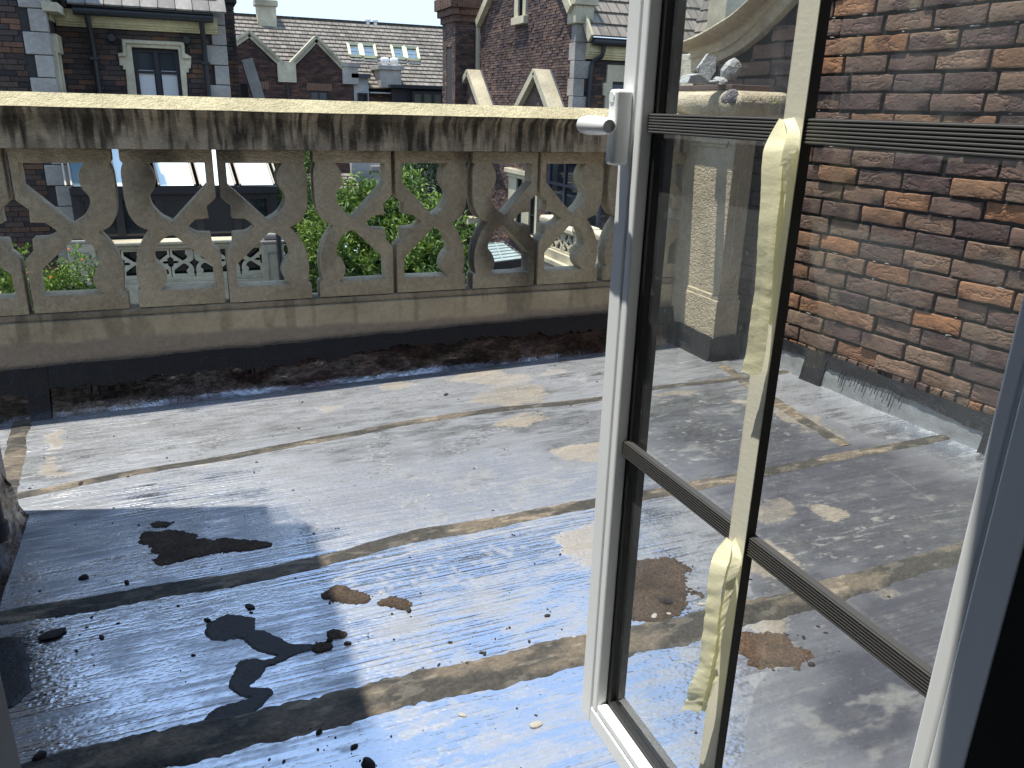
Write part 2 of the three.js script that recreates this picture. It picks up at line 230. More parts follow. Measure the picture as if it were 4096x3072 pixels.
const deckMaps = (() => {
  const W = 2048, H = 1520, col = new Uint8Array(W * H * 4), orm = new Uint8Array(W * H * 4), bmp = new Uint8Array(W * H * 4);
  for (let j = 0; j < H; j++) for (let i = 0; i < W; i++) {
    const u = i / W, v = j / H, x = FX0 + u * FW_, z = FZ0 + v * FD_, o = (j * W + i) * 4;
    const wx = (fbm(x * 9 + 40, z * 16 + 40, 512, 512, 4, 71) - .5) * .12, wz = (fbm(x * 9 + 80, z * 16 + 80, 512, 512, 4, 73) - .5) * .06;
    const line = fbm(x * 4 + 50 + .4 * z, (z - .02 * x) * 190 + 900, 512, 4096, 3, 81), line2 = fbm(x * 14 + 50, z * 60 + 900, 512, 4096, 3, 83), fine = fbm(x * 120 + 600, z * 260 + 2000, 4096, 8192, 2, 85), big = fbm(x * 1.6 + 20, z * 2.6 + 20, 256, 256, 4, 87), mid = fbm(x * 5 + 20, z * 9 + 20, 256, 256, 4, 89), patchy = fbm(x * 16 + 20, z * 30 + 20, 512, 512, 4, 91);
    const uu = cl(u + wx / FW_), vv = cl(v + wz / FD_);
    const ragged = (patchy - .5) * .8 + (mid - .5) * .5 + (fine - .5) * .35, silt = ss(.30, .72, siltM(uu, vv) * .82 + ragged) * ss(0.04, .3, siltM(uu, vv)) * (.55 + .8 * (big - .25)), worn = wornM(uu, vv), print = printM(u + wx * .06 / FW_, v + wz * .06 / FD_) * ss(.3, .55, fine * .5 + patchy * .5 + .12);
    const far = ss(-1.9, -2.9, z);                          // the far sheets carry more dust
    let dust = cl(.03 + .36 * far + .62 * (big - .5) + .40 * (line2 - .5) + .42 * (mid - .5) + .3 * (patchy - .5) + .04 * worn * (.5 + mid) + .34 * (line - .5) + .16 * (fine - .5));
    dust = cl(Math.max(dust, ss(.63, .78, patchy) * (.25 + .3 * worn)) + .75 * print);
    const scuff = Math.max(ss(.66, .82, fbm(x * 24 + 20, z * 60 + 20, 2048, 2048, 4, 95)) * (.15 + .75 * worn) * ss(.42, .6, big), ss(.62, .72, fbm(x * 3 + 20, z * 5 + 20, 2048, 2048, 4, 97)) * ss(.5, .66, patchy) * worn * .5), speck = ss(.86, .93, fine) * (.3 + .5 * worn);
    // worn membrane is darker and purplish, dust is grey beige
    let r = .64, g = .66, b = .69; const wk = cl(worn * (1.02 + .5 * (mid - .5)));
    r += (.075 - r) * wk; g += (.078 - g) * wk; b += (.092 - b) * wk;
    const dk = (.8 + 1.5 * (patchy - .5) + 1.1 * (fine - .5) + .5 * (line - .5) + .35 * (mid - .5)) * (1 - .45 * wk), td = cl(dust * 1.8);
    const pk = 1 + 1.6 * print; r += (.15 * dk * pk - r) * td; g += (.155 * dk * pk - g) * td; b += (.157 * dk * pk - b) * td;
    const si = silt * .9; const sk = .35 + .55 * mid + .35 * (fine - .5) + .3 * (patchy - .5); r += (.37 * sk - r) * si; g += (.32 * sk - g) * si; b += (.245 * sk - b) * si;
    const sc = cl(scuff + speck) * .6; r += (.32 - r) * sc; g += (.32 - g) * sc; b += (.285 - b) * sc;
    const metal = cl(.97 - 1.75 * dust - .78 * wk) * (1 - silt) * (1 - sc), rough = cl(.19 + .38 * dust + .32 * wk + .5 * silt + .22 * (line - .5) + .1 * (fine - .5) + .3 * sc, .06, 1);
    const e = (q) => Math.pow(cl(q), 1 / 2.2) * 255;
    col[o] = e(r); col[o + 1] = e(g); col[o + 2] = e(b); col[o + 3] = 255;
    orm[o] = 255; orm[o + 1] = rough * 255; orm[o + 2] = metal * 255; orm[o + 3] = 255;
    const la = .35 + .9 * ss(.4, .62, fbm(x * 2.2 + 20, z * 4 + 20, 256, 256, 3, 93)), h = .5 + .55 * la * (line - .5) + .2 * line2 + .22 * fine + .07 * mid + .3 * silt * fine; bmp[o] = bmp[o + 1] = bmp[o + 2] = cl(h) * 255; bmp[o + 3] = 255;
  }
  const mk = (d, srgb) => { const t = new THREE.DataTexture(d, W, H); t.magFilter = THREE.LinearFilter; if (srgb) t.colorSpace = THREE.SRGBColorSpace; t.needsUpdate = true; return t; };
  return [mk(col, true), mk(orm, false), mk(bmp, false)];
})();
M.deck = phy({ anisotropy: .6, anisotropyRotation: Math.PI / 2, color: C(1, 1, 1), map: deckMaps[0], roughnessMap: deckMaps[1], metalnessMap: deckMaps[1], roughness: 1, metalness: 1, bumpMap: deckMaps[2], bumpScale: .0046 });

const deck = struct(thing('roof_deck', 'silvery aluminium faced roof membrane of the terrace, stained and dusty', null, [0, 0, 0]));
// a sheet between two lines z = a(x), z = b(x)
function sheet(a, b, x0, x1, nx, nz, lift = 0) {
  const pos = [], uv = [], idx = [];
  for (let j = 0; j <= nz; j++) for (let i = 0; i <= nx; i++) { const x = x0 + (x1 - x0) * i / nx, z = a(x) + (b(x) - a(x)) * j / nz; pos.push(x, deckY(x, z) + lift, z); uv.push((x - FX0) / FW_, (z - FZ0) / FD_); }
  for (let j = 0; j < nz; j++) for (let i = 0; i < nx; i++) { const q = j * (nx + 1) + i; idx.push(q, q + nx + 1, q + 1, q + 1, q + nx + 1, q + nx + 2); }
  const g = new THREE.BufferGeometry(); g.setAttribute('position', new THREE.Float32BufferAttribute(pos, 3)); g.setAttribute('uv', new THREE.Float32BufferAttribute(uv, 2)); g.setIndex(idx); g.computeVertexNormals(); return g;
}
const edges = [() => -3.505, (x) => seamZ(0, x), (x) => seamZ(1, x), (x) => seamZ(2, x), (x) => -.78 - .02 * x, () => -.24];
for (let k = 0; k < 5; k++) { const m = new THREE.Mesh(sheet(edges[k], edges[k + 1], -1.7, 2.9, 90, 26), M.deck); m.name = 'membrane_sheet'; deck.add(m); }
// mastic over the laps: ribbons with uneven edges
function ribbon(pts, wl, wr, lift, n = 160, seed = 1, rough = 1) {
  const c = new THREE.CatmullRomCurve3(pts.map((p) => V(p.x, 0, p.z))), P = c.getSpacedPoints(n), pos = [], idx = [];
  let len = 0;
  for (let i = 0; i <= n; i++) {
    const t = P[Math.min(n, i + 1)].clone().sub(P[Math.max(0, i - 1)]).normalize(), nx = -t.z, nz = t.x; if (i) len += P[i].distanceTo(P[i - 1]);
    const f = (s, w) => w * (1 + rough * (.8 * (fbm(len * 3 + 3, s, 512, 64, 2, seed) - .5) + .5 * (fbm(len * 20 + 3, s + 7, 1024, 64, 2, seed + 3) - .5) + .35 * (fbm(len * 80 + 3, s + 17, 4096, 64, 2, seed + 6) - .5)));
    const L = f(1.5, wl(i / n)), R = f(9.5, wr(i / n));
    [[-L, 0], [-L * .7, 1], [0, 1.25], [R * .7, 1], [R, 0]].forEach(([q, h]) => { const x = P[i].x + nx * q, z = P[i].z + nz * q; pos.push(x, deckY(x, z) + .0005 + lift * h, z); });
  }
  for (let i = 0; i < n; i++) for (let j = 0; j < 4; j++) { const q = i * 5 + j; idx.push(q, q + 1, q + 5, q + 1, q + 6, q + 5); }
  const g = new THREE.BufferGeometry(); g.setAttribute('position', new THREE.Float32BufferAttribute(pos, 3)); g.setIndex(idx); g.computeVertexNormals();
  const nr = g.attributes.normal; if (nr.getY(2) < 0) { g.setIndex(idx.map((q, i) => i % 3 === 1 ? idx[i + 1] : i % 3 === 2 ? idx[i - 1] : q)); g.computeVertexNormals(); }
  return g;
}
const planar = (g) => { const p = g.attributes.position, uv = new Float32Array(p.count * 2); for (let i = 0; i < p.count; i++) { uv[i * 2] = p.getX(i); uv[i * 2 + 1] = p.getZ(i); } g.setAttribute('uv', new THREE.BufferAttribute(uv, 2)); return g; };
const put = (name, g, mat, parent) => { const m = new THREE.Mesh(planar(g), mat); m.name = name; parent.add(m); return m; };
put('mastic_seam', ribbon(seams[0], () => .022, () => .022, .003, 300, 3, .7), M.tarMatt, deck);
put('mastic_seam', ribbon(seams[1], (t) => .024 + .010 * (1 - t), (t) => .025 + .012 * (1 - t), .004, 300, 5, .7), M.tarMatt, deck);
put('mastic_seam', ribbon(seams[2], (t) => .047 + .010 * Math.sin(t * 5 + 1), (t) => .045 + .012 * Math.sin(t * 4), .005, 360, 9, .75), M.tarMatt, deck);
put('mastic_seam', ribbon([[52, 890], [44, 930], [32, 985], [20, 1030], [10, 1075]].map((q) => onFloor(...q)), () => .035, () => .03, .003, 60, 13), M.tarMatt, deck);
put('mastic_seam', ribbon([[1560, 790], [1640, 845], [1740, 908], [1830, 962]].map((q) => onFloor(...q)), () => .03, () => .03, .002, 60, 15), M.tarMatt, deck);

// spilt tar that ran down from the third lap
function blobChain(list) {                                  // [px, py, radius in metres]
  const pts = list.map(([x, y, r]) => { const p = onFloor(x, y); return [p.x, p.z, r]; }), gs = [];
  let s = 3; const n = 26, all = [];
  for (let i = 0; i < pts.length - 1; i++) for (let k = 0; k <= 5; k++) { const t = k / 5; all.push([0, 1, 2].map((q) => pts[i][q] + (pts[i + 1][q] - pts[i][q]) * t)); }
  return all;
}
function fieldPatch(all, cell, lift, seed, edge = .25) {   // a thin raised patch: the area where any of the discs reaches, with a ragged rim
  let x0 = 1e9, x1 = -1e9, z0 = 1e9, z1 = -1e9; for (const [x, z, r] of all) { x0 = Math.min(x0, x - r * 2.4); x1 = Math.max(x1, x + r * 2.4); z0 = Math.min(z0, z - r * 2.4); z1 = Math.max(z1, z + r * 2.4); }
  const nx = Math.ceil((x1 - x0) / cell), nz = Math.ceil((z1 - z0) / cell), val = (x, z) => { let m = -1; for (const [a, b, r] of all) m = Math.max(m, 1 - Math.hypot(x - a, z - b) / r); return m + edge * 2.2 * (grit(x, z, seed) - .5); };
  const f = []; for (let j = 0; j <= nz; j++) for (let i = 0; i <= nx; i++) f.push(val(x0 + i * cell, z0 + j * cell));
  const pos = [], tri = (pts) => { for (let k = 1; k < pts.length - 1; k++) for (const q of [pts[0], pts[k + 1], pts[k]]) pos.push(q[0], deckY(q[0], q[1]) + .0012 + lift * ss(0, .22, q[2]) * (.7 + .6 * fbm(q[0] * 40 + 9, q[1] * 40 + 9, 2048, 2048, 2, seed + 5)), q[1]); };
  for (let j = 0; j < nz; j++) for (let i = 0; i < nx; i++) {
    const c = [[0, 0], [1, 0], [1, 1], [0, 1]].map(([a, b]) => [x0 + (i + a) * cell, z0 + (j + b) * cell, f[(j + b) * (nx + 1) + i + a]]), out = [];
    for (let k = 0; k < 4; k++) { const a = c[k], b = c[(k + 1) % 4]; if (a[2] >= 0) out.push(a); if ((a[2] >= 0) !== (b[2] >= 0)) { const t = a[2] / (a[2] - b[2]); out.push([a[0] + (b[0] - a[0]) * t, a[1] + (b[1] - a[1]) * t, 0]); } }
    if (out.length > 2) tri(out);
  }
  const g = new THREE.BufferGeometry(); g.setAttribute('position', new THREE.Float32BufferAttribute(pos, 3)); g.computeVertexNormals(); return g;
}
const z3 = (x, y) => [x * .4151, 1026 + y * .4151];
const grit = (x, z, s) => fbm(x * 18 + 30, z * 26 + 30, 1024, 1024, 5, s) + .35 * (fbm(x * 160 + 30, z * 200 + 30, 8192, 8192, 2, s + 3) - .5);
const spill = blobChain([[1120, 810, .022], [1190, 790, .05], [1250, 790, .04], [1290, 830, .018], [1340, 845, .028], [1400, 880, .03], [1470, 910, .024], [1550, 905, .016], [1610, 900, .014], [1520, 925, .012], [1420, 975, .012], [1350, 990, .016], [1300, 1020, .04], [1250, 1090, .022], [1270, 1130, .014], [1370, 1140, .022], [1330, 1185, .02], [1220, 1240, .035], [1180, 1290, .05], [1120, 1340, .04]].map(([x, y, r]) => [...z3(x, y), r]));
tag(put(numbered('tar_spill'), fieldPatch(spill, .0045, .0018, 11, .26), M.tarSpill, scene), 'winding black tar spill running down to the wide mastic seam in the foreground', 'tar spill');

tag(put(numbered('tar_patch'), fieldPatch(blobChain([[4, 1400, .04], [14, 1440, .05], [10, 1500, .05], [18, 1470, .04]]), .006, .004, 61, .3), M.tarSpill, scene), 'dark tar patch at the left picture edge beside the window jamb', 'tar patch');
const mudPts = (L, r) => blobChain(L.map(([x, y, k]) => [...z3(x, y), k || r]));
const z7 = (x, y) => [1242 + x * .2838, 1188 + y * .2838];
const MUD = [
  ['dark brown mud patch with a long tongue, lying in the shade on the left', mudPts([[790, 330, .035], [850, 320, .04], [900, 370, .06], [880, 430, .035], [960, 390, .055], [1060, 390, .045], [1150, 375, .04], [1230, 370, .03], [1310, 370, .025], [1390, 368, .012]]), .4],
  ['small round mud patch just beyond the long mud patch in the shade', mudPts([[825, 262, .024], [860, 262, .02]]), .4],
  ['brown mud patch at the edge of the shadow, half of it sunlit', mudPts([[1700, 628, .018], [1750, 600, .02], [1790, 630, .03], [1850, 640, .028], [1890, 648, .02], [1840, 620, .018]]), .5],
  ['small sunlit mud patch right of the half shaded one', mudPts([[1990, 672, .014], [2040, 662, .025], [2100, 678, .022]]), .45],
  ['small dark mud clump right at the end of the tar spill', mudPts([[1660, 900, .018], [1700, 900, .016]]), .35],
  ['dark mud clump in the shade between tar spill and sunlit deck', mudPts([[1740, 830, .018], [1780, 835, .016]]), .35],
  ['large grey brown mud patch seen through the lower left window pane', blobChain([[430, 160, .05], [540, 180, .06], [680, 180, .07], [640, 300, .09], [480, 330, .08], [520, 440, .07], [700, 380, .06], [430, 480, .04], [640, 500, .03]].map(([x, y, r]) => [...z7(x, y), r])), .4],
  ['rusty brown mud patch seen through the glass right of the hanging tape', blobChain([[1380, 760, .035], [1480, 740, .05], [1560, 780, .05], [1450, 820, .04]].map(([x, y, r]) => [...z7(x, y), r])), .55],
];
MUD.forEach(([label, L, e], i) => tag(put(numbered('mud_patch'), fieldPatch(L, .0045, .0022, 40 + i, e * 1.35), i === 7 ? std({ color: C(.17, .12, .09), map: T.dirt, bumpMap: T.dirt, bumpScale: .004, roughness: 1 }) : M.dirt, scene), label, 'mud patch', 'mud patches on the roof deck'));

// clods and chips lying about
function lump(seed, sx, sy, sz, det = 2) {
  const g = new THREE.IcosahedronGeometry(1, det), p = g.attributes.position;
  for (let i = 0; i < p.count; i++) { const x = p.getX(i), y = p.getY(i), z = p.getZ(i), k = .72 + .56 * fbm(x * 1.6 + 5 + seed * 3.1, y * 1.6 + z * 1.3 + 5, 64, 64, 3, seed); p.setXYZ(i, x * k * sx, Math.max(-.25, y * k) * sy, z * k * sz); }
  const q = det === 1 ? (g.index ? g.toNonIndexed() : g) : mergeVertices((g.deleteAttribute('uv'), g.deleteAttribute('normal'), g), 1e-5); q.computeVertexNormals(); return q;
}
M.clod = std({ color: C(.035, .03, .028), roughness: 1 }); M.chip = std({ color: C(.36, .335, .285), roughness: .9 });
const SHARDS = [lump(51, 1, .6, .7, 1), lump(52, 1, .5, .8, 1), lump(53, 1, .7, .6, 1)];
const LUMPS = [lump(1, 1, .7, .8), lump(2, 1, .6, .65), lump(3, 1, .8, .9), lump(4, 1, .45, .7)];
const at5 = (x, y) => [702 + x * .3489, 1080 + y * .3489];
const CLODS = [
  [z3(437, 540), .018, 'dark clod of dirt left of centre in the shaded strip beyond the second mastic seam'], [z3(660, 565), .016, 'flat brown clod near the second mastic seam, in the shade'], [z3(275, 840), .045, 'long flat black tar crumb lying in the shade at the far left', 3, .3], [z3(530, 850), .013, 'small dark clod right of the long black tar crumb'],
  [z3(208, 1470), .019, 'oval black clod at the bottom left of the deck'], [z3(1300, 690), .022, 'curled black twig like scrap above the tar spill', 3, .25], [z3(1660, 1340), .011, 'small clod on the near edge of the wide mastic seam'], [z3(1080, 760), .014, 'dull clod left above the head of the tar spill'],
  [at5(30, 870), .016, 'dark clod where the shadow edge meets the wide sheet, lower of two'], [at5(140, 893), .014, 'grey brown clod just inside the shadow edge'], [at5(520, 690), .012, 'small brown clod below the small sunlit mud patch'], [at5(1376, 720), .012, 'lone grey clod on bright blue deck near the window stile'],
  [at5(880, 1020), .011, 'left of two black crumbs on the wide mastic seam'], [at5(1053, 1025), .012, 'right of two black crumbs on the wide mastic seam'], [at5(1137, 1102), .008, 'small black crumb at the near edge of the wide mastic seam'], [at5(180, 1530), .013, 'reddish dark clod near the lower picture edge'],
  [at5(270, 1645), .024, 'large black clod at the very bottom of the picture'], [at5(1456, 342), .008, 'tiny black crumb near the window stile on the far sheet'], [[1180, 758], .03, 'flat black scrap lying in the gutter below the balustrade', 3, .3], [[963, 853], .022, 'flat dark flake on the far sheet', 3, .3],
  [z7(690, 400), .026, 'black clod on the mud patch behind the lower left pane'], [z7(1740, 670), .010, 'small grey pebble seen through the glass right of the taped bar'], [z7(1800, 877), .012, 'brown pebble seen through the glass, nearest the black glazing bar'], [[175, 1046], .018, 'black crumb on the far mastic seam at the left', 0, .6],
];
CLODS.forEach(([q, r, label, k = -1, h = 1], i) => { const p = onFloor(...q), m = mesh('dirt_clod', LUMPS[k >= 0 ? k : i % 4], M.clod, null, false); m.position.set(p.x, deckY(p.x, p.z) + r * .12, p.z); m.rotation.y = i * 1.7; r *= .72; m.scale.set(r, r * h, r * .8); tag(m, label, 'dirt clod', 'dirt clods lying on the roof deck'); });
const CHIPS = [[at5(1305, 1395), .028, 'white plaster chip lying on the blue deck near the bottom of the window sash'], [at5(852, 1332), .018, 'white plaster chip left of the bigger white chip'], [at5(345, 578), .014, 'cream chip between the two sunlit mud patches'], [z7(605, 505), .026, 'pale grey chip on the mud behind the lower left pane'], [z7(712, 487), .022, 'cream chip right of the pale grey chip behind the pane'], [z7(376, 632), .016, 'pale chip behind the glass next to the window stile'], [[555, 1], 0], [at5(1540, 852), .014, 'cream flake beside the window stile at the wide mastic seam'], [z7(960, 415), .022, 'pale chip under the hanging tape behind the glass'], [[1845, 1374], .017, 'tan flake on the dark deck behind the right pane'], [[926, 1070], .014, 'white pebble on the sunlit deck in mid picture']];
CHIPS.forEach(([q, r, label], i) => { if (!r) return; const p = onFloor(...q), m = mesh('plaster_chip', SHARDS[i % 3], M.chip, null, false); m.position.set(p.x, deckY(p.x, p.z) + r * .06, p.z); m.rotation.y = i * 2.3; m.scale.set(r * .55, r * .22, r * .42); tag(m, label, 'plaster chip', 'plaster chips lying on the roof deck'); });
{ // the crumbs nobody could count
  const im = new THREE.InstancedMesh(lump(9, 1, .7, .8, 1), M.clod, 520), m4 = new THREE.Matrix4(), q = new THREE.Quaternion(); im.name = 'dirt_crumbs';
  for (let i = 0; i < 520; i++) { const cluster = rnd() < .45; let x, z; if (cluster) { const c = CLODS[Math.floor(rnd() * CLODS.length)][0], p = onFloor(...c); x = p.x + (rnd() + rnd() - 1) * .16; z = p.z + (rnd() + rnd() - 1) * .12; } else { x = rr(-.6, 2.4); z = rr(-3.35, -.9); if (x > .9 && rnd() < .5) x = rr(-.6, .7); } const s = .0011 + .0036 * Math.pow(rnd(), 4); q.setFromAxisAngle(yUp, rr(0, 6)); m4.compose(V(x, deckY(x, z) + s * .2, z), q, V(s * rr(.8, 1.8), s, s)); im.setMatrixAt(i, m4); }
  const all = MUD.flatMap((q) => q[1]), im2 = new THREE.InstancedMesh(lump(9, 1, .7, .8, 1), M.dirt, 520); im2.name = 'mud_grit';
  for (let i = 0; i < 520; i++) { const [a, b, r] = all[Math.floor(rnd() * all.length)], th = rr(0, 6.3), d = r * (.7 + .9 * rnd() * rnd()), x = a + Math.cos(th) * d, z = b + Math.sin(th) * d * .8, s = .0012 + .0028 * Math.pow(rnd(), 2); q.setFromAxisAngle(yUp, rr(0, 6)); m4.compose(V(x, deckY(x, z) + s * .2, z), q, V(s * rr(.8, 1.8), s * .7, s)); im2.setMatrixAt(i, m4); }
  scene.add(stuff(tag(im2, 'fine brown grit spread round the mud patches', 'grit')));
  scene.add(stuff(tag(im, 'black crumbs of dirt and tar scattered over the roof deck', 'dirt crumbs')));
}

// ---------------------------------------------------------------- the house the picture is taken from
const house = struct(thing('house_wall', 'dark brick house wall round the open window, with a dark room behind it', null));
M.ownBrick = std({ color: C(.17, .125, .105), map: T.brickTone, roughness: .95 });
mesh('wall', [box(-6, -.125, -.1, 4.6, -.43, -.08), box(.62, 6, -.1, 4.6, -.40, -.08), box(-.125, .62, 1.82, 4.6, -.43, -.08), box(-.125, .62, -.1, .24, -.30, -.08)], M.ownBrick, house);
mesh('room_wall', [box(-2.2, -2.1, -1, 2.9, -.08, 2.5), box(2.2, 2.3, -1, 2.9, -.08, 2.5), box(-2.2, 2.3, -1, 2.9, 2.5, 2.6), box(-2.2, 2.3, 2.9, 3, -.08, 2.6), box(-2.2, 2.3, -1.1, -1, -.08, 2.6), box(.465, .615, -1, 2.9, -.285, .02), box(-.75, -.155, -1, 2.9, -.075, .02)], M.roomDark, house);
// the wing on the left, whose shadow falls across the deck
const wing = thing('wing_wall', 'dark wall of the house wing at the left edge, stepped at its top, throwing the long shadow', 'wall');
mesh('wall', [box(-1.2, -.612, -.2, 3.03, -2.61, -.432)], M.greyStone, wing); mesh('parapet', box(-1.14, -.602, 3.034, 3.47, -2.50, -.432), M.greyStone, wing);
mesh('corner_strip', box(-.70, -.600, -.1, 3.02, -2.625, -2.50), M.greyStone, wing);
{ const t = thing('rain_pipe', 'black rain pipe outlet at the left edge of the picture', 'pipe'); const p = onZ(4, 1142, -2.15); mesh('pipe', [new THREE.CylinderGeometry(.03, .03, .3, 18).translate(p.x - .02, p.y + .12, p.z)], M.black, t); mesh('collar', [new THREE.CylinderGeometry(.036, .036, .03, 18).translate(p.x - .02, p.y, p.z)], M.black, t); }
// ---------------------------------------------------------------- balustrade
const BZ = -3.5, RY = EYE - .184, PB = EYE - .81, GAP = [-1.32, -.965, -.608, -.242, .119, .488, .843, 1.196, 1.538, 1.892, 2.235];
const bal = thing('balustrade', 'cream rendered stone balustrade with pierced panels and a streaked coping, across the terrace', 'balustrade');
const PE = 2.335;                                            // where the pier begins
{ // coping: a profile along x
  const prof = [[-.17, -.184], [.030, -.184], [.030, -.075], [.036, -.062], [.060, -.046], [.066, -.037], [-.01, .012], [-.13, .012], [-.206, -.037], [-.17, -.075]].map(([z, y]) => [z, y]);
  const mk = (pts, x0, x1, hip = 0) => { const s = shapeOf(pts.map(([z, y]) => [z, y])), g = new THREE.ExtrudeGeometry(s, { depth: x1 - x0, bevelEnabled: false, steps: 60 }), p = g.attributes.position; for (let i = 0; i < p.count; i++) { const z = p.getX(i), y = p.getY(i); let x = x0 + p.getZ(i); if (hip && y > -.036) x = Math.min(x, x1 - hip * (y + .036) / .048); const w = .0022 * (fbm(x * 14 + 60, y * 40 + 60, 1024, 1024, 3, 5) - .5); p.setXYZ(i, x, EYE + y + w * 1.2, BZ + z + w); } g.computeVertexNormals(); return g; };
  const g = boxUV(toCreasedNormals(mk(prof, -2.0, PE - .045, .05), .5)), uv = g.attributes.uv, p = g.attributes.position;
  for (let i = 0; i < uv.count; i++) uv.setY(i, (p.getY(i) - (RY)) * (.16 / .148) * .999);
  // the sloped top and the run below it carry different coats
  const low = [], top = [], P = g.attributes; const copyTri = (list, i) => { for (let k = 0; k < 3; k++) list.push(i + k); };
  for (let i = 0; i < p.count; i += 3) { const y = Math.max(p.getY(i), p.getY(i + 1), p.getY(i + 2)), y0 = Math.min(p.getY(i), p.getY(i + 1), p.getY(i + 2)); copyTri(y0 > EYE - .041 ? top : low, i); }
  const pick = (list) => { const o = new THREE.BufferGeometry(); for (const k of ['position', 'normal', 'uv']) { const a = P[k], n = new Float32Array(list.length * a.itemSize); list.forEach((q, i) => { for (let c = 0; c < a.itemSize; c++) n[i * a.itemSize + c] = a.array[q * a.itemSize + c]; }); o.setAttribute(k, new THREE.BufferAttribute(n, a.itemSize)); } return o; };
  const fascia = mesh('coping_fascia', pick(low), M.rail, bal, false); const ct = pick(top); boxUV(ct); mesh('coping_top', ct, M.copingTop, bal, false);
  mesh('coping_fascia', box(PE - .06, PE + .05, RY + .002, EYE - .04, BZ - .16, BZ + .022), M.stucco, bal);
}
function panelShape() {
  const s = new THREE.Shape(); s.moveTo(0, 0); s.lineTo(.346, 0); s.lineTo(.346, .058); s.quadraticCurveTo(.344, .072, .331, .074); s.splineThru([[.340, .13], [.335, .19], [.312, .255], [.271, .312]].map((q) => new THREE.Vector2(...q)));
  s.splineThru([[.312, .332], [.340, .374], [.350, .43], [.351, .49], [.350, .54], [.340, .571]].map((q) => new THREE.Vector2(...q))); s.lineTo(.349, .582); s.lineTo(.349, .625); s.lineTo(0, .625);
  s.lineTo(0, .442); s.quadraticCurveTo(.002, .434, .010, .428); s.lineTo(.04, .402); s.lineTo(.037, .354); s.lineTo(.088, .351); s.quadraticCurveTo(.098, .345, .124, .320); s.quadraticCurveTo(.112, .303, .084, .293); s.lineTo(.035, .291); s.lineTo(.031, .246); s.lineTo(.004, .218); s.quadraticCurveTo(0, .21, 0, .20); s.lineTo(0, 0);
  const v2 = (L) => L.map((q) => new THREE.Vector2(...q)), h1 = new THREE.Path(), h2 = new THREE.Path();
  h1.moveTo(.031, .573); h1.lineTo(.031, .490); h1.lineTo(.178, .344); h1.splineThru(v2([[.222, .372], [.250, .412], [.254, .445], [.234, .476], [.226, .505], [.231, .540], [.252, .573]])); h1.lineTo(.031, .573);
  h2.moveTo(.180, .290); h2.lineTo(.038, .160); h2.lineTo(.035, .070); h2.lineTo(.254, .068); h2.splineThru(v2([[.232, .095], [.226, .128], [.244, .168], [.262, .188], [.260, .218], [.236, .264], [.203, .288]])); h2.lineTo(.180, .290);
  s.holes.push(h1, h2); return s;
}
const PG = boxUV(toCreasedNormals(extr(panelShape(), -.098, 0, .005), .6));
const PGm = (() => { const g = PG.clone().scale(-1, 1, 1), p = g.attributes.position, n = g.attributes.normal, u = g.attributes.uv; for (const a of [p, n, u]) for (let i = 0; i < a.count; i += 3) for (let k = 0; k < a.itemSize; k++) { const x = a.array[(i + 1) * a.itemSize + k]; a.array[(i + 1) * a.itemSize + k] = a.array[(i + 2) * a.itemSize + k]; a.array[(i + 2) * a.itemSize + k] = x; } return g; })();
const shiftUV = (g, a, b) => { const q = g.clone(), u = q.attributes.uv; for (let i = 0; i < u.count; i++) u.setXY(i, u.getX(i) + a, u.getY(i) + b); return q; };
const stuccos = [[.60, .515, .37], [.565, .49, .36], [.62, .535, .385]].map((c) => std({ color: C(...c), map: T.stuccoTone, bumpMap: T.stipple, bumpScale: .009, roughness: .92 }));
for (let i = 0; i < GAP.length - 1; i++) {                  // straight joints at even positions of the list, curved joints between them
  const w = GAP[i + 1] - GAP[i], left = i % 2 === 0, m = new THREE.Mesh(shiftUV(left ? PG : PGm, i * .37, i * .53), stuccos[i % 3]), k = (w - .022) / .351;
  m.name = 'pierced_panel'; m.scale.set(k, 1, 1); m.position.set(left ? GAP[i] + .009 : GAP[i + 1] - .009, PB + rr(-.002, .002), BZ + rr(-.003, .003)); m.rotation.z = rr(-.004, .004); bal.add(m);
}
mesh('plinth', [rbox(-2, PE + .02, .1, PB - .03, BZ - .12, BZ + .012, .006), rbox(-2, PE + .02, PB - .035, PB - .002, BZ - .12, BZ + .003, .01)], M.plinth, bal);
mesh('pierced_panel', [extr([[0, .442], [.01, .428], [.04, .402], [.037, .354], [.088, .351], [.098, .351], [.098, .425], [.031, .490], [.031, .573], [.098, .573], [.098, .625], [0, .625]], -.098, 0, .005).translate(2.244, PB, BZ - .003), extr([[0, 0], [.098, 0], [.098, .07], [.035, .07], [.038, .16], [.098, .212], [.098, .293], [.084, .293], [.035, .291], [.031, .246], [.004, .218], [0, .2]], -.098, 0, .005).translate(2.244, PB, BZ - .003)], M.stucco, bal);

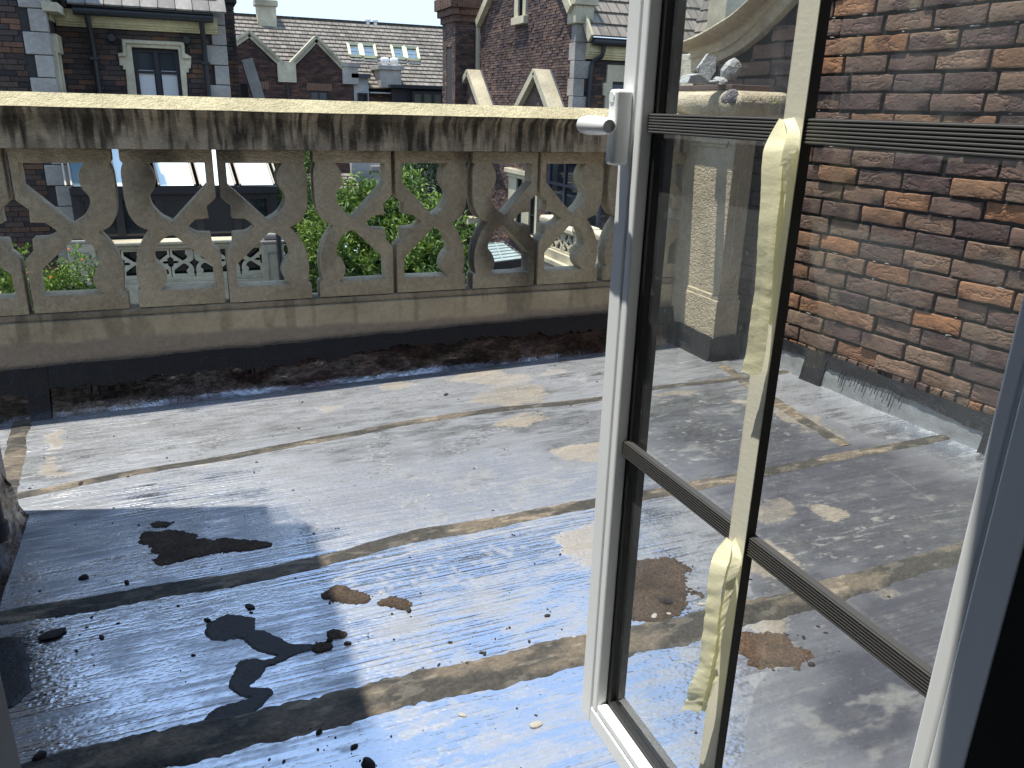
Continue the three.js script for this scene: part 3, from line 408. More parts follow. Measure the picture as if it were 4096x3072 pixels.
// the membrane turned up against the plinth, with tar along its upper edge
const up = struct(thing('roof_flashing', 'crumpled shiny membrane turned up at the foot of the balustrade and pier, black tar along its edge', null));
function upstand(path, h0, h1, n, out, seed, crump = .006, low = 0, slope = 0) { // path: points at the foot, out: the horizontal direction it faces
  const pos = [], uv = [], idx = [], rows = 9, c = new THREE.CatmullRomCurve3(path, false, 'catmullrom', 0), P = c.getSpacedPoints(n); let L = 0;
  for (let i = 0; i <= n; i++) { if (i) L += P[i].distanceTo(P[i - 1]); for (let j = 0; j <= rows; j++) { const t = j / rows, h = h0(L) + (h1(L) - h0(L)) * t, cv = Math.pow(1 - Math.min(1, h / .03), 2) * .012, w = crump * ((fbm(L * 9 + h * 14 + 5, h * 22 - L * 2 + 40, 512, 512, 3, seed) - .5) * 2 + .7 * (fbm(L * 40 + 5, h * 12 + 40, 2048, 512, 2, seed + 2) - .5)) * Math.min(1, h / .03); const b = out instanceof THREE.Vector3 ? out : out(i / n); const x = P[i].x + b.x * (cv + w + .004 + low + slope * (.195 - h)), z = P[i].z + b.z * (cv + w + .004 + low + slope * (.195 - h)); pos.push(x, P[i].y + h, z); uv.push(L, h); } }
  for (let i = 0; i < n; i++) for (let j = 0; j < rows; j++) { const q = i * (rows + 1) + j; idx.push(q, q + rows + 1, q + 1, q + 1, q + rows + 1, q + rows + 2); }
  const g = new THREE.BufferGeometry(); g.setAttribute('position', new THREE.Float32BufferAttribute(pos, 3)); g.setAttribute('uv', new THREE.Float32BufferAttribute(uv, 2)); g.setIndex(idx); g.computeVertexNormals(); return g;
}
const foot = (x, z) => V(x, floorY(x, z) - .002, z), fb = (L, k, s) => fbm(L * k + 7, 3.5, 4096, 64, 3, s);
const front = [foot(-1.9, BZ + .012), foot(PE + .02, BZ + .012)], zOut = V(0, 0, 1), plinthH = (L) => .186 - .003 * L;
M.foilDull = std({ color: C(1, 1, 1), map: T.foilTone, roughness: .20, metalness: .92, bumpMap: T.tarBump, bumpScale: .003 });
const addS = (name, g, mat, p = up) => { const m = new THREE.Mesh(g, mat); m.name = name; p.add(m); return m; };
addS('turned_up_sheet', upstand(front, () => -.01, plinthH, 420, zOut, 5, .009, 0, .34), M.foilDull);
addS('tar_band', upstand(front, (L) => .115 + .075 * (fb(L, 1.1, 3) - .5) + .045 * (fb(L, 9, 4) - .5) + .022 * (fb(L, 50, 6) - .5), (L) => plinthH(L) + .014 + .012 * (fb(L, 12, 8) - .5), 900, zOut, 9, .003, .011, .34), M.tar);
addS('turned_up_sheet', upstand([foot(-.602, -2.58), foot(-.602, -.45)], () => -.01, () => .21, 240, V(1, 0, 0), 35, .016, 0, .2), M.foilDull);
addS('tar_lap', upstand([foot(-.66, BZ + .012), foot(-.585, BZ + .012)], () => -.008, () => .19, 24, zOut, 19, .006, .014, .34), M.tar);
for (const [px, w, h] of [[172, .012, .05], [533, .008, .05], [515, .01, .03], [700, .012, .035]]) { const p = onZ(px, 700, BZ); addS('tar_drip', upstand([foot(p.x, BZ + .012), foot(p.x + w, BZ + .012)], () => .13 - h, () => .15, 6, zOut, 29, .002, .0155, .34), M.tar); }

// ---------------------------------------------------------------- the side wall: n . p = c
const wn = V(.99561, 0, -.09359), WC = 2.87, wX = V(.09359, 0, .99561), WA = Math.atan2(-.99561, .09359);
const wallO = V(wn.x * WC, 0, wn.z * WC), toWall = (p) => [p.clone().sub(wallO).dot(wX), p.y];
const onWall = (px, py, off = 0) => toWall(onPlane(px, py, wn, WC - off));
const side = thing('brick_side_wall', 'side wall of rough brown and orange bricks right of the terrace, under a curved coping', 'wall', [wallO.x, 0, wallO.z]); side.rotation.y = WA;
const z4 = (x, y) => [1350 + x * .24414, y * .24414];
const curveLow = [[620, 640], [700, 612], [800, 575], [900, 530], [1000, 480], [1100, 415], [1250, 290], [1400, 140], [1530, 0]].map((q) => onWall(...z4(...q)));
{ const a = curveLow[curveLow.length - 2], b = curveLow[curveLow.length - 1]; curveLow.push([b[0] + (b[0] - a[0]) * 1.6, b[1] + (b[1] - a[1]) * 1.9], [b[0] + (b[0] - a[0]) * 2.6, 3.1]); }
const lowAt = (u) => { let i = 0; if (u < curveLow[0][0]) return curveLow[0][1]; while (i < curveLow.length - 2 && curveLow[i + 1][0] < u) i++; const a = curveLow[i], b = curveLow[i + 1], t = cl((u - a[0]) / (b[0] - a[0])); return a[1] + (b[1] - a[1]) * t; };
const uPier = toWall(V(2.6, 0, -3.28))[0], uFar = toWall(V(2.45, 0, -3.9))[0], uNear = toWall(V(2.76, 0, -.3))[0];
const wallFoot = (u) => floorY(2.6, wallO.z + u * wX.z) - .02;
// mortar core, its top following the coping
{ const pts = [[uFar, .0], [uNear, .0], [uNear, 3.1]]; for (let k = 30; k >= 0; k--) { const u = curveLow[0][0] + (curveLow[curveLow.length - 1][0] - curveLow[0][0]) * k / 30; pts.push([u, Math.min(3.1, lowAt(u) - .004)]); } pts.push([uFar, lowAt(uFar) - .004]); mesh('mortar', extr(pts, -.22, -.012), M.mortar, side); }
// one brick of the near wall: a rough, chipped, rounded block
function roughBrick(w, h, d, seed) {
  const nx = 8, ny = 4, pos = [], uv = [], idx = [], id = (i, j) => j * (nx + 1) + i, ou = hash(seed, 1, 3) * 3, ov = hash(seed, 2, 3) * 3;
  for (let j = 0; j <= ny; j++) for (let i = 0; i <= nx; i++) {
    const gx = (i) => i === 0 ? 0 : i === nx ? 1 : i === 1 ? .0045 / w : i === nx - 1 ? 1 - .0045 / w : .0045 / w + (i - 1) / (nx - 2) * (1 - .009 / w), gy = (j) => j === 0 ? 0 : j === ny ? 1 : j === 1 ? .0045 / h : j === ny - 1 ? 1 - .0045 / h : .5; let x = (gx(i) - .5) * w, y = (gy(j) - .5) * h; const ex = Math.min(i, nx - i), ey = Math.min(j, ny - j), edge = ex === 0 || ey === 0, corner = ex === 0 && ey === 0;
    const a = fbm(i * .7 + seed * 5, j * .9 + 3, 512, 64, 2, seed) - .5, b = fbm(i * .7 + seed * 5, j * .9 + 30, 512, 64, 2, seed + 9) - .5, chip = Math.pow(hash(i, j, seed * 7), 6) * .007;
    let z = .006 * (fbm(i * .55 + seed * 7, j * .8, 512, 64, 3, seed + 5) - .5) - (corner ? .005 : edge ? .0022 + chip * .9 : 0);
    x += a * .004 - Math.sign(x) * (ex === 0 ? chip * .5 + (corner ? .002 : 0) : 0); y += b * .0036 - Math.sign(y) * (ey === 0 ? chip * .7 + (corner ? .002 : 0) : 0);
    pos.push(x, y, z); uv.push(x + ou, y + ov);
  }
  for (let j = 0; j < ny; j++) for (let i = 0; i < nx; i++) { const a = id(i, j), b = id(i + 1, j), c = id(i + 1, j + 1), e = id(i, j + 1); idx.push(a, b, c, a, c, e); }
  const g0 = new THREE.BufferGeometry(); g0.setAttribute('position', new THREE.Float32BufferAttribute(pos, 3)); g0.setAttribute('uv', new THREE.Float32BufferAttribute(uv, 2)); g0.setIndex(idx); g0.computeVertexNormals();
  const rim = []; for (let i = 0; i <= nx; i++) rim.push(id(i, 0)); for (let j = 1; j <= ny; j++) rim.push(id(nx, j)); for (let i = nx - 1; i >= 0; i--) rim.push(id(i, ny)); for (let j = ny - 1; j >= 1; j--) rim.push(id(0, j));
  const p2 = [], u2 = [], i2 = []; rim.forEach((q, k) => { const x = pos[q * 3], y = pos[q * 3 + 1], z = pos[q * 3 + 2]; p2.push(x, y, z, x, y, -d); u2.push(x + ou + y, y + ov, x + ou + y, y + ov + d); });
  for (let k = 0; k < rim.length; k++) { const a = k * 2, b = ((k + 1) % rim.length) * 2; i2.push(a, a + 1, b + 1, a, b + 1, b); }
  const g1 = new THREE.BufferGeometry(); g1.setAttribute('position', new THREE.Float32BufferAttribute(p2, 3)); g1.setAttribute('uv', new THREE.Float32BufferAttribute(u2, 2)); g1.setIndex(i2); g1.computeVertexNormals();
  return mergeGeometries([g0.toNonIndexed(), g1.toNonIndexed()]);
}
const BW = .2035, BH = .0625, COURSE = .0738, JOINT = .0105;
const brickVar = [...Array(14)].map((_, i) => roughBrick(BW, BH, .03, i + 1));
const PAL = [[.46, .235, .13], [.40, .22, .13], [.35, .235, .15], [.33, .235, .155], [.285, .195, .135], [.25, .165, .12], [.215, .142, .108], [.185, .125, .10], [.17, .12, .10], [.27, .185, .13], [.52, .25, .125]];
const brickMat = PAL.map((c, i) => std({ color: C(c[0], c[1] * (i > 1 && i < 10 ? .94 : 1), c[2] * (i > 1 && i < 10 ? 1.03 : 1)).multiplyScalar(.74), map: T.brickTone, bumpMap: T.brickBump, bumpScale: .008, roughness: .95 }));
const pickPal = () => { const r = cl(rnd()); return r < .06 ? 10 : r < .12 ? 0 : r < .20 ? 1 : r < .37 ? 2 : r < .49 ? 3 : r < .60 ? 4 : r < .70 ? 5 : r < .79 ? 6 : r < .87 ? 7 : r < .93 ? 8 : 9; };
{
  const list = [], y0 = EYE - 1.007;                        // the foot of the lowest whole course
  for (let r = 0; r < 42; r++) {
    const y = y0 + (r + .5) * COURSE, off = (r % 2) * .1 + .035 * Math.sin(r * 2.4);
    for (let k = -5; k < 24; k++) {
      const u0 = uFar + k * (BW + JOINT) + off + rr(-.004, .004); let a = u0, b = u0 + BW; if (b < uFar || a > uNear) continue; b = Math.min(b, uNear);
      // trimmed below the coping
      const top = Math.min(lowAt(a), lowAt(b)); if (y - BH / 2 > Math.max(lowAt(a), lowAt(b)) - .02) continue;
      let h = BH; if (y + BH / 2 > top) { if (lowAt(b) - (y - BH / 2) < .02) continue; while (lowAt(a) < y + BH / 2 && b - a > .05) a += .008; if (b - a < .05) continue; }
      list.push([(a + b) / 2, y + rr(-.002, .002), (b - a) / BW, 1]);
    }
  }
  // a row of headers just above the tar
  for (let k = 0; k < 62; k++) { const u = uFar + k * .0575 + rr(-.003, .003); if (u > uNear) break; list.push([u, y0 - .017 + rr(-.002, .002), .047 / BW, .62]); }
  const world = ([u, y]) => V(wallO.x + wX.x * u, y, wallO.z + wX.z * u);
  list.forEach((q) => { const p = world(q); q.push(inFrame(p, 1.03) ? p.distanceTo(camera.position) : 99 + p.distanceTo(camera.position)); });
  list.sort((a, b) => a[4] - b[4]);
  const rest = brickMat.map(() => []);
  list.forEach(([u, y, sx, sy], i) => {
    const g = brickVar[Math.floor(rnd() * 14)], mi = pickPal(), rot = rnd() < .5 ? Math.PI : 0, z = rr(-.004, .0075), tilt = rr(-.012, .012), rx = rr(-.05, .05);
    if (i < 300) { const m = new THREE.Mesh(g, brickMat[mi]); m.name = 'brick'; m.position.set(u, y, z); m.scale.set(sx, sy, 1); m.rotation.set(rx, rr(-.02, .02), rot + tilt); side.add(m); }
    else rest[mi].push(g.clone().scale(sx, sy, 1).rotateZ(rot).translate(u, y, z));
  });
  { // smears of pale mortar left on some joints
    const sm = []; for (let i = 0; i < 90; i++) { const q = list[Math.floor(rnd() * 300)]; if (!q) continue; const g = lump(60 + i % 7, rr(.004, .016), rr(.002, .004), .002, 1); g.translate(q[0] + rr(-.1, .1), q[1] + (rnd() < .6 ? COURSE / 2 + .001 : -COURSE / 2), rr(-.006, .001)); sm.push(prep(g)); } const m = new THREE.Mesh(mergeGeometries(sm), std({ color: C(.30, .285, .27), roughness: 1 })); m.name = 'mortar_smear'; stuff(m); side.add(m);
  }
  // the same bricks further up and out of sight, by tone
  rest.forEach((L, i) => { if (L.length) { const m = new THREE.Mesh(mergeGeometries(L), brickMat[i]); m.name = 'brick_rest'; stuff(m); side.add(m); } });
}
{ // the coping that sweeps up: fascia, cavetto and roll
  const c3 = (L, z) => L.map(([u, v]) => V(u, v, z));
  const top = [[505, 400], [540, 355], [640, 305], [760, 240], [860, 180], [960, 125], [1060, 50], [1130, -10], [1260, -150], [1400, -330]].map((q) => onWall(...z4(...q), .14));
  const mid = [[560, 520], [640, 500], [760, 470], [850, 440], [960, 375], [1050, 300], [1130, 225], [1210, 140], [1330, 0], [1470, -180]].map((q) => onWall(...z4(...q), .05));
  const low = curveLow.slice(0, 9).concat([curveLow[9]]);
  const cT = new THREE.CatmullRomCurve3(c3(top, .115)), cM = new THREE.CatmullRomCurve3(c3(mid, .05)), cL = new THREE.CatmullRomCurve3(c3(low, .028));
  const n = 60, strip = (rows) => { const pos = [], idx = []; for (let i = 0; i <= n; i++) rows.forEach((f) => { const p = f(i / n); pos.push(p.x, p.y, p.z); }); const R = rows.length; for (let i = 0; i < n; i++) for (let j = 0; j < R - 1; j++) { const q = i * R + j; idx.push(q, q + R, q + 1, q + 1, q + R, q + R + 1); } const g = new THREE.BufferGeometry(); g.setAttribute('position', new THREE.Float32BufferAttribute(pos, 3)); g.setIndex(idx); g.computeVertexNormals(); return g; };
  const P = (c) => (t) => c.getPoint(t), lerp = (a, b, k, dz = 0) => (t) => { const p = a.getPoint(t).lerp(b.getPoint(t), k); p.z += dz; return p; };
  const back = (f, dz) => (t) => { const p = f(t); p.z = dz; return p; };
  M.copingDirty = std({ color: C(.68, .63, .51), map: T.stuccoTone, bumpMap: T.stipple, bumpScale: .003, roughness: .92 });
  const smooth = (g) => g;
  const a1 = new THREE.Mesh(boxUV(smooth(strip([back(lerp(cT, cT, 0), -.22), lerp(cT, cT, 0, -.03), lerp(cT, cM, .02, .012), lerp(cT, cM, .08, .045), lerp(cT, cM, .18, .068), lerp(cT, cM, .30, .076), lerp(cT, cM, .41, .066), lerp(cT, cM, .49, .04), lerp(cT, cM, .54, 0)]))), M.stucco); a1.name = 'coping_roll'; side.add(a1);
  const a2 = new THREE.Mesh(boxUV(strip([lerp(cT, cM, .54, -.002), lerp(cT, cM, .56, -.02), lerp(cT, cM, .75, -.015), P(cM)])), M.copingDirty); a2.name = 'coping_cove'; side.add(a2);
  const a3 = new THREE.Mesh(boxUV(strip([lerp(cM, cM, 0, 0), lerp(cM, cL, .04, -.016), lerp(cM, cL, .9, 0), P(cL), back(P(cL), -.02)])), M.copingDirty); a3.name = 'coping_fascia'; side.add(a3);
  const e = curveLow[0]; mesh('coping_end', rbox(e[0] - .13, e[0] + .02, e[1] - .25, e[1] + .09, -.20, .02, .006), M.copingDirty, side);
}
{ // membrane and tar at the foot of the side wall, in the wall's own axes
  const f = (u) => V(u, wallFoot(u) - .004, .002), L0 = [f(uPier - .02), f(uNear)], out = V(0, 0, 1), g1 = upstand(L0, () => 0, () => .155, 260, out, 51, .006, .004, .22), g2 = upstand(L0, (L) => .105 + .05 * (fb(L, 1.4, 61) - .5) + .02 * (fb(L, 14, 63) - .5), (L) => .165 + .02 * (fb(L, 9, 65) - .5), 700, out, 57, .006, .013, .22);
  M.foilGrey = std({ color: C(.58, .60, .59), roughness: .38, metalness: .5, map: T.cloud, bumpMap: T.tarBump, bumpScale: .004 });
  addS('turned_up_sheet', g1, M.foilGrey, side); addS('tar_band', g2, M.tar, side);
  for (const u of [-1.62, -2.5, -1.1]) addS('tar_lap', upstand([f(u), f(u + .12)], () => -.003, (L) => .15, 24, out, 71, .009, .018, .22), M.tar, side);
  for (let i = 0; i < 12; i++) { const u = -2.30 + i * .028 + rr(-.008, .008), h = rr(.02, .07); addS('tar_drip', upstand([f(u), f(u + .005)], () => .12 - h, () => .13, 4, out, 73 + i, .001, .017, .22), M.tar, side); }
}

// ---------------------------------------------------------------- pier with its cap, and what lies on it
const px0 = 2.33, pzf = -3.115, px1 = 2.445, pier = thing('stone_pier', 'cream rendered pier with a rounded cap at the right end of the balustrade', 'pier');
const capT = EYE + .102, capB = EYE - .012;
mesh('shaft', [rbox(px0, px1, .1, capB, -3.72, pzf, .006), box(px1 - .01, 2.72, .1, capB, -3.715, -3.50)], M.stucco, pier);
mesh('base', [rbox(px0 - .012, px1 + .01, .1, .40, -3.73, pzf + .012, .004), rbox(px0 - .007, px1 + .006, .39, .425, -3.725, pzf + .007, .008)], M.stucco, pier);
{ // raised borders of the sunk panels: towards the terrace and towards the left
  const frame = (w, h, t) => { const c = .035, o = [[-w / 2, -h / 2 + c], [-w / 2 + c, -h / 2], [w / 2 - c, -h / 2], [w / 2, -h / 2 + c], [w / 2, h / 2 - c], [w / 2 - c, h / 2], [-w / 2 + c, h / 2], [-w / 2, h / 2 - c]], s = shapeOf(o); s.holes.push(new THREE.Path(o.map(([x, y]) => new THREE.Vector2(x * (1 - 2 * t / w), y * (1 - 2 * t / h))))); return extr(s, 0, .006, .0015); };
  mesh('panel_border', [rbox(px0 - .006, px0 + .01, 1.105, 1.12, -3.50, pzf - .06, .003), rbox(px0 - .010, px0 + .01, 1.12, 1.135, -3.52, pzf - .045, .003)], M.stucco, pier); mesh('panel_border', [frame(.06, .68, .012).translate((px0 + px1) / 2 + .012, .80, pzf + .0005)], M.stucco, pier);
}
{ // cap: a rounded roll on all sides under a flat top
  const r = (capT - capB) / 2, o = .062, pts = []; for (let k = 0; k <= 12; k++) { const a = -Math.PI / 2 + Math.PI * k / 12; pts.push([o - r + .008 + Math.cos(a) * r, Math.sin(a) * r]); }
  const path = [[2.64, pzf], [px0, pzf], [px0, -3.72], [2.64, -3.72]], pos = [], idx = [], nP = pts.length;
  const off = [[0, 1], [-1, 1], [-1, -1], [0, -1]]; path.forEach(([x, z], i) => pts.forEach(([d, y]) => pos.push(x + off[i][0] * d, (capT + capB) / 2 + y, z + off[i][1] * d)));
  const sub = []; const N = 14; for (let i = 0; i < 3; i++) for (let k = 0; k <= N; k++) { if (i && !k) continue; sub.push([i, k / N]); }
  const P2 = [], I2 = []; sub.forEach(([i, t]) => { for (let j = 0; j < nP; j++) { const a = (i * nP + j) * 3, b = ((i + 1) * nP + j) * 3; const q = [0, 1, 2].map((c) => pos[a + c] + (pos[b + c] - pos[a + c]) * t), w = .006 * (fbm(q[0] * 9 + 20, q[2] * 9 + q[1] * 14 + 60, 512, 512, 3, 8) - .5); P2.push(q[0] - w, q[1] + w * .3, q[2] + w); } });
  for (let i = 0; i < sub.length - 1; i++) for (let j = 0; j < nP - 1; j++) { const q = i * nP + j; I2.push(q, q + nP, q + 1, q + 1, q + nP, q + nP + 1); }
  const g = new THREE.BufferGeometry(); g.setAttribute('position', new THREE.Float32BufferAttribute(P2, 3)); g.setIndex(I2); g.computeVertexNormals();
  const m = new THREE.Mesh(boxUV(g), M.stucco); m.name = 'cap_roll'; pier.add(m);
  mesh('cap_top', [box(px0 - .03, 2.64, capT - .03, capT + .001, -3.74, pzf + .028), box(px0 - .005, 2.64, capB - .0005, capB + .03, -3.72, pzf)], M.stucco, pier);
  M.broken = std({ color: C(.22, .21, .22), map: T.cloud, bumpMap: T.tarBump, bumpScale: .02, roughness: 1 });
  const bp = onZ(1582, 217, pzf + .052); const br = mesh('broken_patch', lump(22, .038, .046, .02, 3), M.broken, pier); br.position.set(bp.x, bp.y, bp.z - .012); br.rotation.y = -.3;
}
{ // tar skirt of the pier
  const g = (a, b, out, s) => addS('tar_skirt', upstand([a, b], () => -.006, (L) => .125 + .03 * (fb(L, 9, s) - .5), 60, out, s, .010, .006), M.tar, pier);
  g(foot(px0 - .013, -3.48), foot(px0 - .013, pzf + .014), V(-1, 0, 0), 81); g(foot(px0 - .022, pzf + .014), foot(px1 + .03, pzf + .014), V(0, 0, 1), 83);
  mesh('tar_skirt', rbox(px0 - .02, px1 + .025, .09, .222, pzf - .2, pzf + .018, .012), M.tar, pier);
}
{ // brown board and lumps of broken concrete on the cap
  const b = mesh('cap_board', rbox(2.30, 2.64, capT + .003, capT + .026, -3.60, pzf - .03, .004), std({ color: C(.16, .10, .085), roughness: .8, map: T.cloud })); tag(b, 'flat red brown board lying on the pier cap under the rubble', 'board');
  const slab = (pts, t, x, y, z, ry, rz) => { const g = extr(pts, -t / 2, t / 2, .004); return [g, x, y, z, ry, rz]; };
  const base = capT + .024, P = (px, py, z) => onZ(px, py, z);
  const a = P(1526, 156, -3.25), m1 = mesh('concrete_fragment', extr([[-.05, -.05], [.01, -.085], [.05, -.03], [.055, .045], [0, .075], [-.065, -.005]], -.022, .022, .004), M.concrete); m1.scale.setScalar(.72); m1.position.set(a.x, base + .075, a.z); m1.rotation.set(-.12, -.25, .05); tag(m1, 'six sided grey slab of broken concrete leaning on the pier cap', 'concrete fragment', 'rubble on the pier cap');
  const c = P(1578, 155, -3.26), m2 = mesh('concrete_fragment', lump(31, .075, .085, .06, 1), M.concrete); m2.scale.setScalar(.74); m2.position.set(c.x, base + .058, c.z); m2.rotation.set(.3, .6, .5); tag(m2, 'rough block of broken concrete at the right of the rubble on the pier cap', 'concrete fragment', 'rubble on the pier cap');
  const d = P(1517, 178, -3.21), m3 = mesh('concrete_fragment', extr([[-.11, 0], [.1, 0], [.085, .02], [.03, .012], [0, .03], [-.04, .045], [-.095, .035]], -.04, .03, .004), M.concrete); m3.scale.setScalar(.9); m3.position.set(d.x - .005, base + .001, d.z); m3.rotation.y = .1; tag(m3, 'low flat piece of white plaster in front of the rubble on the pier cap', 'concrete fragment', 'rubble on the pier cap');
  const e = P(1555, 176, -3.22), m4 = mesh('concrete_fragment', lump(37, .04, .03, .035, 1), M.concrete); m4.position.set(e.x, base + .008, e.z); tag(m4, 'small crumbly piece between slab and block on the pier cap', 'concrete fragment', 'rubble on the pier cap');
  const w = mesh('loose_wire', tube([[1512, 140], [1509, 158], [1513, 172], [1530, 180], [1550, 182]].map(([x, y]) => P(x, y, -3.185)), .0018, 30, 5), M.black); tag(w, 'thin black wire curling over the rubble on the pier cap', 'wire');
}
{ // a weed in the joint beside the cap
  const t = thing('weed', 'tiny bright green weed growing at the right end of the pier cap', 'plant'), c = onZ(1668, 224, pzf + .06), g = [];
  for (let i = 0; i < 9; i++) { const L = rr(.02, .045), a = i * .75, s = new THREE.BufferGeometry().setFromPoints([V(0, 0, 0), V(.006, L * .5, 0), V(0, L, .004), V(0, 0, 0), V(0, L, .004), V(-.006, L * .5, 0)]); s.computeVertexNormals(); s.rotateZ(rr(-1.3, 1.3)); s.rotateY(a); s.translate(c.x, c.y, c.z); g.push(prep(s)); }
  mesh('leaf_tuft', g, phy({ color: C(.30, .42, .05), roughness: .7, transmission: .3, side: THREE.DoubleSide }), t);
}
// ---------------------------------------------------------------- the open window sash (x = its inner face, y from the eye)
const E_ = (y) => EYE + y, SX = .52, Z0 = -.935, Z1 = -.318, Y0 = -.931, Y1 = .46;
const sash = thing('window_sash', 'open window sash with grey aluminium frame, dark glazing bars and dusty panes', 'window sash');
{
  const stile = (z, s) => [rbox(SX, SX + .030, E_(Y0), E_(Y1), z, z + s * .030, .0025), rbox(SX + .0015, SX + .020, E_(Y0 + .0315), E_(Y1 - .0315), z + s * .0315, z + s * .047, .0035)];
  const rail = (y, s) => [rbox(SX, SX + .030, E_(y), E_(y + s * .030), Z0 + .0302, Z1 - .0302, .0025), rbox(SX + .0015, SX + .020, E_(y + s * .0315), E_(y + s * .047), Z0 + .0472, Z1 - .0472, .0035)];
  mesh('stile', stile(Z0, 1), M.alu, sash); mesh('stile', stile(Z1, -1), M.alu, sash); mesh('bottom_rail', rail(Y0, 1), M.alu, sash); mesh('top_rail', rail(Y1, -1), M.alu, sash);
  const a = Z0 + .042, b = Z1 - .042, c = Y0 + .042, d = Y1 - .042;
  mesh('outer_frame', [box(SX + .032, SX + .052, E_(Y0), E_(Y1), Z0, Z0 + .047), box(SX + .032, SX + .052, E_(Y0), E_(Y1), Z1 - .047, Z1), box(SX + .032, SX + .052, E_(Y0), E_(Y0 + .047), Z0 + .047, Z1 - .047), box(SX + .032, SX + .052, E_(Y1 - .047), E_(Y1), Z0 + .047, Z1 - .047)], M.gasket, sash);
  mesh('gasket', [rbox(SX + .0195, SX + .0285, E_(c), E_(d), a + .003, a + .014, .002), rbox(SX + .0195, SX + .0285, E_(c), E_(d), b - .014, b - .003, .002), rbox(SX + .0195, SX + .0285, E_(c + .003), E_(c + .014), a + .014, b - .014, .002), rbox(SX + .0195, SX + .0285, E_(d - .014), E_(d - .003), a + .014, b - .014, .002)], M.gasket, sash);
  // glazing bars with ribbed faces, and the six panes between them
  const bh = .0115, vh = .0120, mz = -.622, my = [-.0125, -.4445], x0 = SX + .0125, x1 = SX + .022;
  const ribbed = (y) => { const g = [box(x0 + .001, x1, E_(y - bh), E_(y + bh), a + .006, b - .006)]; for (let i = 0; i < 7; i++) g.push(rbox(x0 - .0012, x0 + .0012, E_(y - bh + .0008 + i * .00325), E_(y - bh + .0028 + i * .00325), a + .006, b - .006, .0006, 1)); return g; };
  my.forEach((y, i) => mesh('glazing_bar', ribbed(y), i ? M.muntin : M.muntinPale, sash));
  mesh('glazing_bar', [rbox(x0 - .0035, x1, E_(c + .006), E_(d - .006), mz - vh, mz + vh, .0015)], M.muntin, sash);
  const zs = [a + .006, mz - vh, mz + vh, b - .006], ys = [c + .006, my[1] - bh, my[1] + bh, my[0] - bh, my[0] + bh, d - .006];
  for (let i = 0; i < 2; i++) for (let j = 0; j < 3; j++) mesh('pane', [new THREE.PlaneGeometry(zs[i * 2 + 1] - zs[i * 2], ys[j * 2 + 1] - ys[j * 2]).rotateY(-Math.PI / 2).translate(SX + .0275, E_((ys[j * 2] + ys[j * 2 + 1]) / 2), (zs[i * 2] + zs[i * 2 + 1]) / 2)], M.pane, sash);
  // a film of dust on the glass
  const dust = tex(512, 1024, (u, v, q) => { const n = fbm(u * 5, v * 8, 5, 8, 5, 901), w = fbm(u * 24, v * 6, 24, 6, 3, 903), e = fbm(u * 120, v * 200, 120, 200, 1, 905); q[0] = q[1] = q[2] = cl(.05 + .10 * ss(.45, .75, n) + .07 * ss(.55, .8, w) + .10 * ss(.86, .92, e)); }, { size: [.7, 1.5] });
  mesh('dust_film', [new THREE.PlaneGeometry(b - a - .012, d - c - .012).rotateY(-Math.PI / 2).translate(SX + .0290, E_((c + d) / 2), (a + b) / 2)], std({ color: C(.62, .66, .66), transparent: true, alphaMap: dust, roughness: 1, side: THREE.DoubleSide }), sash);
  // handle: a back plate with two screw caps and a T grip
  const hz = Z0 + .017, hy = -.019;
  const h = mesh('handle', [rbox(SX - .023, SX + .001, E_(hy - .045), E_(hy + .045), hz - .011, hz + .011, .005, 4), new THREE.CylinderGeometry(.0095, .0105, .02, 20).rotateZ(Math.PI / 2).translate(SX - .031, E_(hy + .002), hz)], M.handle, sash);
  mesh('grip', [new THREE.LatheGeometry([[0, -.042], [.0095, -.042], [.0130, -.036], [.0145, -.015], [.0135, .018], [.0110, .040], [.008, .042], [.0075, .038], [0, .038]].map((q) => new THREE.Vector2(...q)), 28).scale(.82, .88, .82).rotateX(Math.PI / 2).translate(SX - .042, E_(hy + .002), hz - .004)], M.handle, h);
  for (const s of [-1, 1]) mesh('screw_cap', [new THREE.CylinderGeometry(.006, .006, .002, 20).rotateZ(Math.PI / 2).translate(SX - .0234, E_(hy + s * .036), hz)], M.handle, h);
}
const fr = thing('window_frame', 'fixed aluminium window frame round the opening, in deep shade at the right edge', 'window frame');
mesh('jamb', [rbox(SX - .002, SX + .06, E_(-1.05), E_(.75), -.3065, -.255, .003)], M.aluIn, fr); mesh('jamb', [rbox(-.155, -.098, E_(-1.05), E_(.75), -.345, -.262, .004), rbox(-.102, -.092, E_(-1.05), E_(.75), -.335, -.30, .003)], M.gasket, fr); mesh('sill', [rbox(-.098, SX - .003, E_(-1.0), E_(-.955), -.34, -.2, .004)], M.aluIn, fr); mesh('head', [rbox(-.098, SX - .003, E_(.70), E_(.75), -.34, -.2, .004)], M.aluIn, fr);

